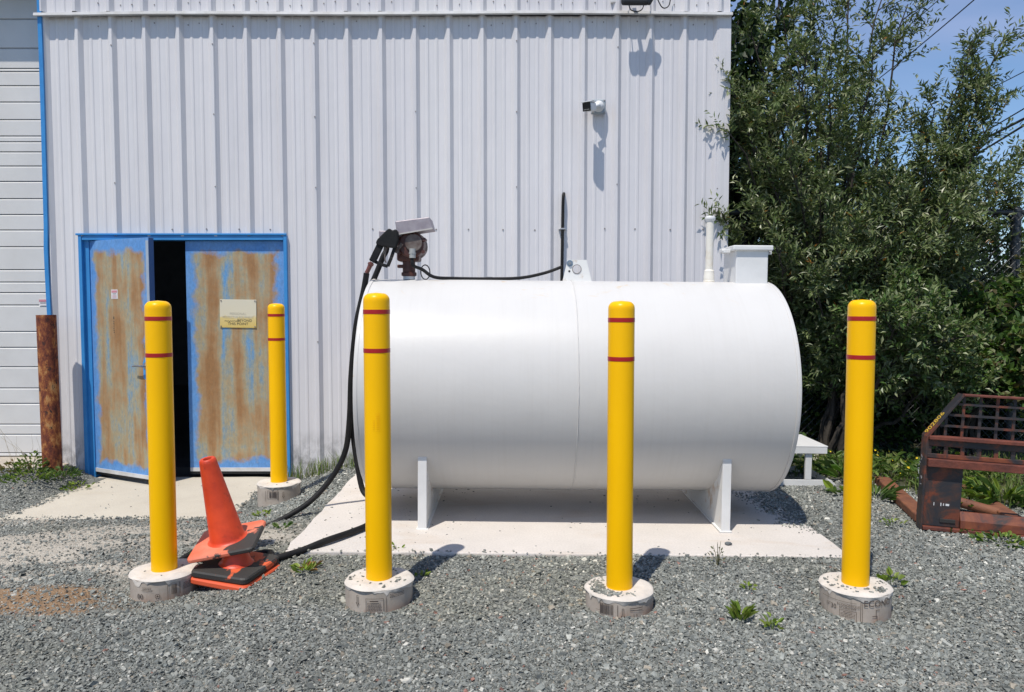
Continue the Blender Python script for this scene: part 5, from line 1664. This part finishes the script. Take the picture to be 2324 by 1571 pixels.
def scatter(x0, x1, y0, y1, cnt, mask=None, seed=1):
    r = np.random.default_rng(seed)
    x = x0 + (x1 - x0) * r.random(cnt); y = y0 + (y1 - y0) * r.random(cnt)
    if mask is not None:
        k = r.random(cnt) < mask(x, y); x, y = x[k], y[k]
    return np.stack([x, y, gz(x, y) - 0.005], 1)
gp = scatter(2.0, 5.6, 4.5, 7.0, 14000, lambda x, y: green_mask(x, y) * sm(6.75, 6.35, y) * (0.25 + 0.9 * vnoise(x * 3, y * 3, 5)), 3)
tag(blades('grass', None, gp, 0.13, 0.0035, GR + [(0.19, 0.20, 0.07)], 4), 'rough grass among the weeds right of the gravel', 'grass', kind='stuff')
# leafy ground cover with small yellow flowers
lv = Leaves(12)
cp = scatter(2.2, 5.4, 4.7, 8.5, 7000, lambda x, y: green_mask(x, y) * sm(6.7, 6.3, y) * sm(0.35, 0.6, vnoise(x * 2.2 + 5, y * 2.2, 8)), 9)
r = np.random.default_rng(14)
cp[:, 2] += 0.01 + 0.11 * r.random(len(cp))
a_ = r.random(len(cp)) * 6.283
lv.put(cp, unit(np.stack([np.cos(a_), np.sin(a_), 0.3 + 0.5 * r.random(len(cp))], 1)), 0.075, 0.026, MIDG + GR)
tag(lv.build('ground_cover', broad_mat, None, (0, 0, 0), quad=True), 'low leafy weeds spreading behind the fork carriage', 'weeds', kind='stuff')
lv = Leaves(15)
fp = cp[r.random(len(cp)) < 0.06].copy(); fp[:, 2] += 0.05
a_ = r.random(len(fp)) * 6.283
lv.put(fp, unit(np.stack([np.cos(a_), np.sin(a_), 0.6 + 0 * a_], 1)), 0.022, 0.02, [(0.75, 0.55, 0.03)])
tag(lv.build('yellow_flowers', broad_mat, None, (0, 0, 0)), 'tiny yellow flowers dotted over the weeds', 'flowers', kind='stuff')
# grass at the foot of the wall between door and tank
wp = scatter(DX1 - 0.02, -0.55, WY - 0.32, WY - 0.06, 900, lambda x, y: 0.25 + 0.75 * sm(-0.9, -1.9, x) * vnoise(x * 6, y * 6, 2), 6)
tag(blades('wall_grass', None, wp, 0.17, 0.003, GR + [(0.26, 0.24, 0.13)], 7, 0.55), 'grass tufts along the wall foot behind the tank', 'grass', kind='stuff')

def tuft(name, label, cat, x, y, cnt, ln, wd, cols, h, seed, rad, group=None, broad=True, z=None, up=0.0, stems=0, stem_col=(0.13, 0.12, 0.05)):
    """a small plant: leaves rising from one root"""
    z = gz1(x, y) if z is None else z
    t = thing(name, label, cat, (x, y, z), group=group)
    lv = Leaves(seed); r = np.random.default_rng(seed)
    a_ = r.random(cnt) * 6.283
    rr = rad * np.sqrt(r.random(cnt))
    p = np.stack([rr * np.cos(a_), rr * np.sin(a_), h * r.random(cnt) * (1 - 0.6 * rr / rad) + 0.008], 1)
    d = unit(np.stack([np.cos(a_), np.sin(a_), up + 0.25 + 0.9 * r.random(cnt)], 1))
    lv.put(p, d, ln, wd, cols)
    mb = MB()
    for k in range(max(3, stems)):
        q = a_[k % cnt]
        e = Vector((rad * .6 * math.cos(q), rad * .6 * math.sin(q), h * r.uniform(.7, 1.1)))
        mb.tube([(0, 0, -0.02), e * 0.5 + Vector((0, 0, h * .12)), e], [0.0022, 0.0016, 0.001], 4, False)
    mb.build('stem', M('stem_' + ('dry' if stems else 'green'), stem_col if stems else (0.09, 0.14, 0.03), rough=0.7), t)
    lv.build('foliage', broad_mat, t, (0, 0, 0), quad=broad)
    return t
def at_g(px, py, z=0.0):
    p = G(px, py, z); return p.x, p.y
YG = [(0.17, 0.24, 0.03), (0.13, 0.20, 0.03), (0.20, 0.25, 0.05)]
g_ = 'small weeds in the gravel'
x, y = at_g(1680, 1412); tuft('weed', 'bright upright weed on its own in the gravel before the pad', 'weed', x, y, 40, 0.062, 0.013, YG, 0.055, 101, 0.03, g_, up=0.9)
x, y = at_g(1752, 1430); tuft('weed', 'thin small weed just right of the bright upright weed', 'weed', x, y, 14, 0.035, 0.02, YG, 0.06, 102, 0.03, g_)
x, y = at_g(692, 1300); tuft('weed', 'flat yellow-green weed beside the hose near the cones', 'weed', x, y, 22, 0.055, 0.022, YG + [(0.25, 0.14, 0.05)], 0.012, 103, 0.05, g_)
x, y = at_g(1628, 1288); tuft('weed', 'spindly dry weed against the pad\'s front edge', 'weed', x, y, 26, 0.020, 0.009, [(0.10, 0.12, 0.05), (0.16, 0.15, 0.08)], 0.13, 104, 0.05, g_, stems=6)
x, y = at_g(2022, 1318); tuft('weed', 'small clover-like weed beside the printed footing', 'weed', x, y, 16, 0.045, 0.03, YG, 0.06, 105, 0.05, g_)
x, y = at_g(1876, 1348 - 35); 
x, y = at_g(960, 1310); tuft('weed', 'tiny weed in the shadow of the embossed bollard', 'weed', x, y, 9, 0.03, 0.018, YG, 0.02, 106, 0.03, g_)
x, y = at_g(900, 1262); tuft('weed', 'little weed on the pad edge beside the embossed bollard', 'weed', x, y, 10, 0.028, 0.014, YG, 0.06, 107, 0.03, g_, stems=4)
x, y = at_g(595, 1165, -0.05); tuft('weed', 'small green weed below the footing of the door bollard', 'weed', x, y, 16, 0.04, 0.02, YG, 0.025, 108, 0.045, g_)
x, y = at_g(1698, 1340); tuft('weed', 'pale seedling in the gravel behind the bright upright weed', 'weed', x, y, 10, 0.03, 0.016, YG, 0.03, 109, 0.03, g_)
x, y = at_g(640, 1200); tuft('weed', 'weed poking up by the hose behind the cone base', 'weed', x, y, 10, 0.045, 0.02, MIDG, 0.02, 110, 0.04, g_)
x, y = at_g(455, 1260); tuft('weed', 'weed growing between the cone stack and the hose', 'weed', x, y, 14, 0.06, 0.02, YG, 0.03, 111, 0.04, g_)
x, y = at_g(505, 1200, -0.02); tuft('weed', 'dark dry sprig behind the leaning cone', 'weed', x, y, 16, 0.022, 0.010, [(0.10, 0.08, 0.04)], 0.07, 112, 0.03, g_, stems=5)
x, y = at_g(2170, 1205); tuft('weed', 'weed tucked under the fork carriage\'s bottom lip', 'weed', x, y, 24, 0.045, 0.02, MIDG, 0.02, 113, 0.08, g_)
x, y = at_g(2270, 1232); tuft('weed', 'spreading weed on the gravel in front of the fork carriage', 'weed', x, y, 60, 0.04, 0.02, MIDG + YG, 0.025, 114, 0.14, g_)
x, y = at_g(2130, 1190); tuft('weed', 'seedlings beside the carriage\'s left corner', 'weed', x - 0.32, y - 0.03, 18, 0.03, 0.014, YG, 0.03, 115, 0.08, g_)
# broad dock by the step stand
x, y = at_g(1912, 1100); tuft('dock_plant', 'dock with long upright leaves at the step stand\'s pointed skid', 'plant', x + 0.10, y + 0.12, 20, 0.19, 0.05, MIDG + [(0.10, 0.19, 0.03)], 0.06, 120, 0.14)
x, y = at_g(1905, 1122); tuft('dock_plant', 'low dock leaf clump at the gravel edge by the step stand', 'plant', x + 0.03, y - 0.02, 9, 0.10, 0.045, MIDG + YG[:1], 0.03, 121, 0.10)
x, y = at_g(1985, 1135); tuft('dock_plant', 'coarse grassy weed between the end bollard and the fork tip', 'plant', x, y, 30, 0.16, 0.022, MIDG, 0.04, 122, 0.10)
x, y = at_g(2290, 1140, 0.03); tuft('dock_plant', 'leafy weed clump framed in the fork carriage\'s opening', 'plant', x, y + 0.1, 60, 0.17, 0.035, YG + MIDG, 0.08, 123, 0.2)
x, y = at_g(2200, 1145, 0.03); tuft('dock_plant', 'small leafy weed behind the carriage\'s corner plate', 'plant', x, y + 0.1, 40, 0.12, 0.03, YG + MIDG, 0.06, 124, 0.16)
# white yarrow behind the stand
yx, yy = P(1815, 1060, 6.6).x, 6.6
yar = tuft('yarrow_plant', 'white-flowered yarrow growing behind the step stand', 'plant', yx, yy, 40, 0.07, 0.015, MIDG, 0.30, 130, 0.12, broad=False)
lv = Leaves(131)
for (px_, py_q) in ((1814, 1032), (1842, 1027), (1849, 1031), (1845, 1041), (1848, 1044), (1840, 1086), (1812, 1034)):
    c_ = P(px_, py_q, 6.45)
    r = np.random.default_rng(int(px_ + py_q))
    p = np.array(c_) - np.array((yx, yy, gz1(yx, yy))) + r.normal(size=(40, 3)) * np.array([0.016, 0.016, 0.005])
    lv.put(p, unit(r.normal(size=(40, 3)) + np.array([0, -.3, .8])), 0.014, 0.012, [(0.62, 0.60, 0.52)])
lv.build('flower_head', broad_mat, yar, (0, 0, 0))
# weeds round the rusty post
x, y = pp.x, py_
for k, (dx, dy, lb, cnt, hh, rad, cols) in enumerate(((-0.10, -0.13, 'bushy green weed hugging the rusty post', 130, 0.20, 0.12, MIDG + YG), (0.14, -0.10, 'dark weed between the rusty post and the blue door', 120, 0.12, 0.15, MIDG), (-0.02, -0.26, 'low bright weed mat in front of the rusty post', 120, 0.05, 0.22, YG + MIDG), (0.30, -0.16, 'small leafy weed at the apron\'s inner corner', 45, 0.05, 0.12, YG), (-0.26, -0.10, 'brownish weed beside the rusty post toward the garage', 70, 0.10, 0.12, [(0.17, 0.12, 0.06), (0.13, 0.15, 0.04)]))):
    tuft('weed', lb, 'weed', x + dx, y + dy, cnt, 0.042, 0.018, cols, hh, 140 + k, rad, 'weeds round the rusty post', stems=8)
mb = MB()
for k in range(9):
    a_ = Vector((random.uniform(-.25, .05), random.uniform(-.15, .1), 0))
    e = a_ + Vector((random.uniform(-.35, .05), random.uniform(-.05, .1), random.uniform(.25, .55)))
    mb.tube([a_, (a_ + e) / 2 + Vector((.03, 0, .05)), e], [0.0014, 0.001, 0.0006], 4, False)
dgr = thing('dry_grass', 'thin dry grass stalks bending past the garage door by the rusty post', 'grass', (x - 0.1, y - 0.1, gz1(x, y)))
mb.build('stalk', M('straw', (0.30, 0.25, 0.15), rough=0.8), dgr)

# ------------------------------------------------------------------ crushed slate gravel
def chips(pts, size, seed, cols, wts, flat=0.42, tilt=0.38, shard=False):
    r = np.random.default_rng(seed)
    k = len(pts)
    cube = np.array([(-1, -1, -1), (1, -1, -1), (1, 1, -1), (-1, 1, -1), (-1, -1, 1), (1, -1, 1), (1, 1, 1), (-1, 1, 1)], float) * 0.5
    V = np.repeat(cube[None], k, 0)
    V[:, 4:, :2] *= 0.45 + 0.5 * r.random((k, 1, 1))
    V[:, 4:, :2] += (r.random((k, 1, 2)) - 0.5) * 0.35
    if shard:                          # small splinters: four corners and an off-centre top
        V = V[:, :5].copy()
        V[:, 4] = np.stack([r.random(k) - 0.5, r.random(k) - 0.5, np.full(k, 0.35)], 1)
    V += (r.random(V.shape) - 0.5) * 0.42
    dims = np.stack([size, size * (0.45 + 0.4 * r.random(k)), size * flat * (0.5 + 0.8 * r.random(k))], 1)
    V *= dims[:, None, :]
    yaw = r.random(k) * 2 * np.pi; tx = r.normal(size=k) * tilt; ty = r.normal(size=k) * tilt
    def rot(Vv, a_, i, j):
        c, s = np.cos(a_)[:, None], np.sin(a_)[:, None]
        A, B = Vv[:, :, i].copy(), Vv[:, :, j].copy()
        Vv[:, :, i] = A * c - B * s; Vv[:, :, j] = A * s + B * c
    rot(V, tx, 1, 2); rot(V, ty, 0, 2); rot(V, yaw, 0, 1)
    V += pts[:, None, :]
    m_ = V.shape[1]
    faces = np.array([(0, 1, 4), (1, 2, 4), (2, 3, 4), (3, 0, 4)] if shard else [(4, 5, 6, 7), (0, 1, 5, 4), (1, 2, 6, 5), (2, 3, 7, 6), (3, 0, 4, 7)])
    Q = (np.arange(k)[:, None, None] * m_ + faces[None]).reshape(-1, faces.shape[1])
    ci = r.choice(len(cols), k, p=np.array(wts) / sum(wts))
    c = np.array(cols)[ci] * (0.72 + 0.56 * r.random((k, 1)))
    return V.reshape(-1, 3), Q, np.repeat(c, m_, 0)
SL_C = [(0.185, 0.195, 0.178), (0.235, 0.245, 0.222), (0.135, 0.146, 0.138), (0.30, 0.305, 0.275), (0.46, 0.45, 0.40), (0.27, 0.24, 0.19), (0.26, 0.14, 0.11)]
SL_W = [34, 28, 20, 11, 3.5, 3, 0.5]
r = np.random.default_rng(77)
def region(x0, x1, y0, y1, dens):
    k = int((x1 - x0) * (y1 - y0) * dens)
    return np.stack([x0 + (x1 - x0) * r.random(k), y0 + (y1 - y0) * r.random(k)], 1)
def in_view(x, y, pad=0.5):
    return np.abs(x) < 0.70 * y + pad
near = np.concatenate([region(-3.6, 3.8, 2.2, 4.25, 16500)])
mid_ = region(-5.0, 4.4, 4.25, 5.6, 10500)
far_ = region(-5.2, 4.0, 5.6, WY - 0.05, 6500)
pts = np.concatenate([near, mid_, far_])
x, y = pts[:, 0], pts[:, 1]
keep = in_view(x, y)
onpad_ = (np.abs(x - PAD[0]) < PADX + 0.0) & (np.abs(y - PAD[1]) < PADY)
n_edge = fnoise(x * 5, y * 5, 41)
spill = sm(PAD[0] + PADX - 0.03 - 0.42 * n_edge, PAD[0] + PADX, x) * sm(4.5, 4.9, y)
spill_f = sm(PAD[1] - PADY + 0.05 * n_edge + 0.012, PAD[1] - PADY, y)
keep &= ~onpad_ | (r.random(len(x)) < np.maximum(spill * 0.9, spill_f * 0.10))
onap = (x > APX0) & (x < APX1) & (y > APY0) & (y < WY)
spill_a = np.maximum(sm(APY0 + 0.10 * n_edge + 0.02, APY0 - 0.02, y), np.maximum(sm(APX1 - 0.14 * n_edge, APX1, x), sm(APX0 + 0.30 * n_edge, APX0, x)))
keep &= ~onap | (r.random(len(x)) < spill_a)
keep &= ~((x < -4.06) & (y > 6.62 - 0.1 * n_edge))
sand = sand_mask(x, y); soil = soil_mask(x, y); grn = green_mask(x, y)
keep &= r.random(len(x)) < (1 - 0.90 * sand) * (1 - 0.86 * soil) * (1 - 0.97 * grn)
for bx_, by_, bz_, ng, sd_ in BOLL:
    keep &= (x - bx_) ** 2 + (y - by_) ** 2 > (FR + 0.004) ** 2
fines = sm(0.50, 0.72, fnoise(x * 0.8 + 4, y * 1.3, 51))
keep &= r.random(len(x)) < 1 - 0.45 * fines
x, y = x[keep], y[keep]
z = gz(x, y)
padm = (np.abs(x - PAD[0]) < PADX) & (np.abs(y - PAD[1]) < PADY)
z = np.where(padm, PAD[2] - (x - PAD[0]) * math.sin(PADR), z)
apm = (x > APX0) & (x < APX1) & (y > APY0) & (y < WY)
z = np.where(apm, ZAP, z)
big = r.random(len(x)) < 0.16
size = np.where(big, np.clip(0.0150 * np.exp(r.normal(size=len(x)) * 0.32), 0.009, 0.034), np.clip(0.0105 * np.exp(r.normal(size=len(x)) * 0.28), 0.006, 0.02))
P0 = np.stack([x, y, z + size * 0.10 + 0.004 * r.random(len(x))], 1)
parts_ = [chips(P0[big], size[big], 5, SL_C, SL_W)]
shard = chips(P0[~big], size[~big], 6, SL_C, SL_W, tilt=0.5, shard=True)
# loose stones on the slabs
def strew(cnt, x0, x1, y0, y1, zf, smin, smax, seed):
    r_ = np.random.default_rng(seed)
    x = x0 + (x1 - x0) * r_.random(cnt); y = y0 + (y1 - y0) * r_.random(cnt)
    k = r_.random(cnt) < 0.25 + 0.9 * (vnoise(x * 2.5, y * 2.5, seed) > 0.55)
    x, y = x[k], y[k]
    s_ = smin + (smax - smin) * r_.random(len(x)) ** 3
    parts_.append(chips(np.stack([x, y, zf(x) + s_ * 0.12], 1), s_, seed, SL_C[:3], SL_W[:3], tilt=0.1))
strew(420, PAD[0] - PADX + .03, PAD[0] + PADX - .03, 4.2, 6.0, lambda x: PAD[2] - (x - PAD[0]) * math.sin(PADR), 0.005, 0.018, 61)
strew(150, -1.2, -0.2, 4.3, 5.9, lambda x: PAD[2] - (x - PAD[0]) * math.sin(PADR), 0.005, 0.018, 62)
strew(60, APX0 + .05, APX1 - .05, 5.5, 6.6, lambda x: ZAP + 0 * x, 0.006, 0.022, 63)
for bx_, by_, bz_, ng, sd_ in BOLL:
    r_ = np.random.default_rng(sd_)
    q = r_.random(ng) * 6.283
    rr = BR + 0.012 + (FR - 0.02 - BR - 0.012) * r_.random(ng) ** 0.8
    if ng > 100:                       # heap gathered on one side
        q = np.pi * 1.15 + r_.normal(size=ng) * 0.75
    s_ = 0.006 + 0.012 * r_.random(ng)
    parts_.append(chips(np.stack([bx_ + rr * np.cos(q), by_ + rr * np.sin(q), np.full(ng, bz_) + s_ * 0.18], 1), s_, sd_ + 9, SL_C[:4], SL_W[:4], tilt=0.25))
V, Q, Tn, o = [], [], [], 0
for v_, q_, c_ in parts_:
    V.append(v_); Q.append(q_ + o); Tn.append(c_); o += len(v_)
def drift(v_, c_):
    t = fnoise(v_[:, 0] * 0.7, v_[:, 1] * 1.1, 57)[:, None]
    q = sm(0.50, 0.75, fnoise(v_[:, 0] * 0.8 + 4, v_[:, 1] * 1.3, 51))[:, None]
    return c_ * (0.72 + 0.56 * t) * (1 - q * np.array([[0.0, 0.03, 0.10]])) * (1 + 0.10 * q)
Tn = [drift(a_, b_) for a_, b_ in zip(V, Tn)]
shard = (shard[0], shard[1], drift(shard[0], shard[2]))
slate = attr_mat('slate_chip', rough=0.62, grain=0.22, gscale=90, spec=0.4)
V.append(shard[0]); Tn.append(shard[2])
gr = np_mesh('gravel', np.concatenate(V), [np.concatenate(Q), shard[1] + o], slate, np.concatenate(Tn))
print('chips', len(P0))
tag(gr, 'grey-green crushed slate gravel covering the yard', 'gravel', kind='stuff')
# the one big stone on the pad
sp_ = G(1652, 1233, 0.03)
bm = bmesh.new()
bmesh.ops.create_icosphere(bm, subdivisions=2, radius=0.022)
for v_ in bm.verts:
    v_.co = Vector((v_.co.x * 1.0, v_.co.y * 0.75, v_.co.z * 0.5)) * (1 + 0.25 * (random.random() - 0.5))
me = bpy.data.meshes.new('stone'); bm.to_mesh(me); bm.free()
so = ob('stone', me, M('slate_stone', (0.13, 0.145, 0.15), (0.09, 0.10, 0.105), scale=30, rough=0.7), None, (sp_.x, sp_.y, pad_z(sp_.x) + 0.009))
tag(so, 'lone dark stone lying on the pad before the tank\'s right leg', 'stone')
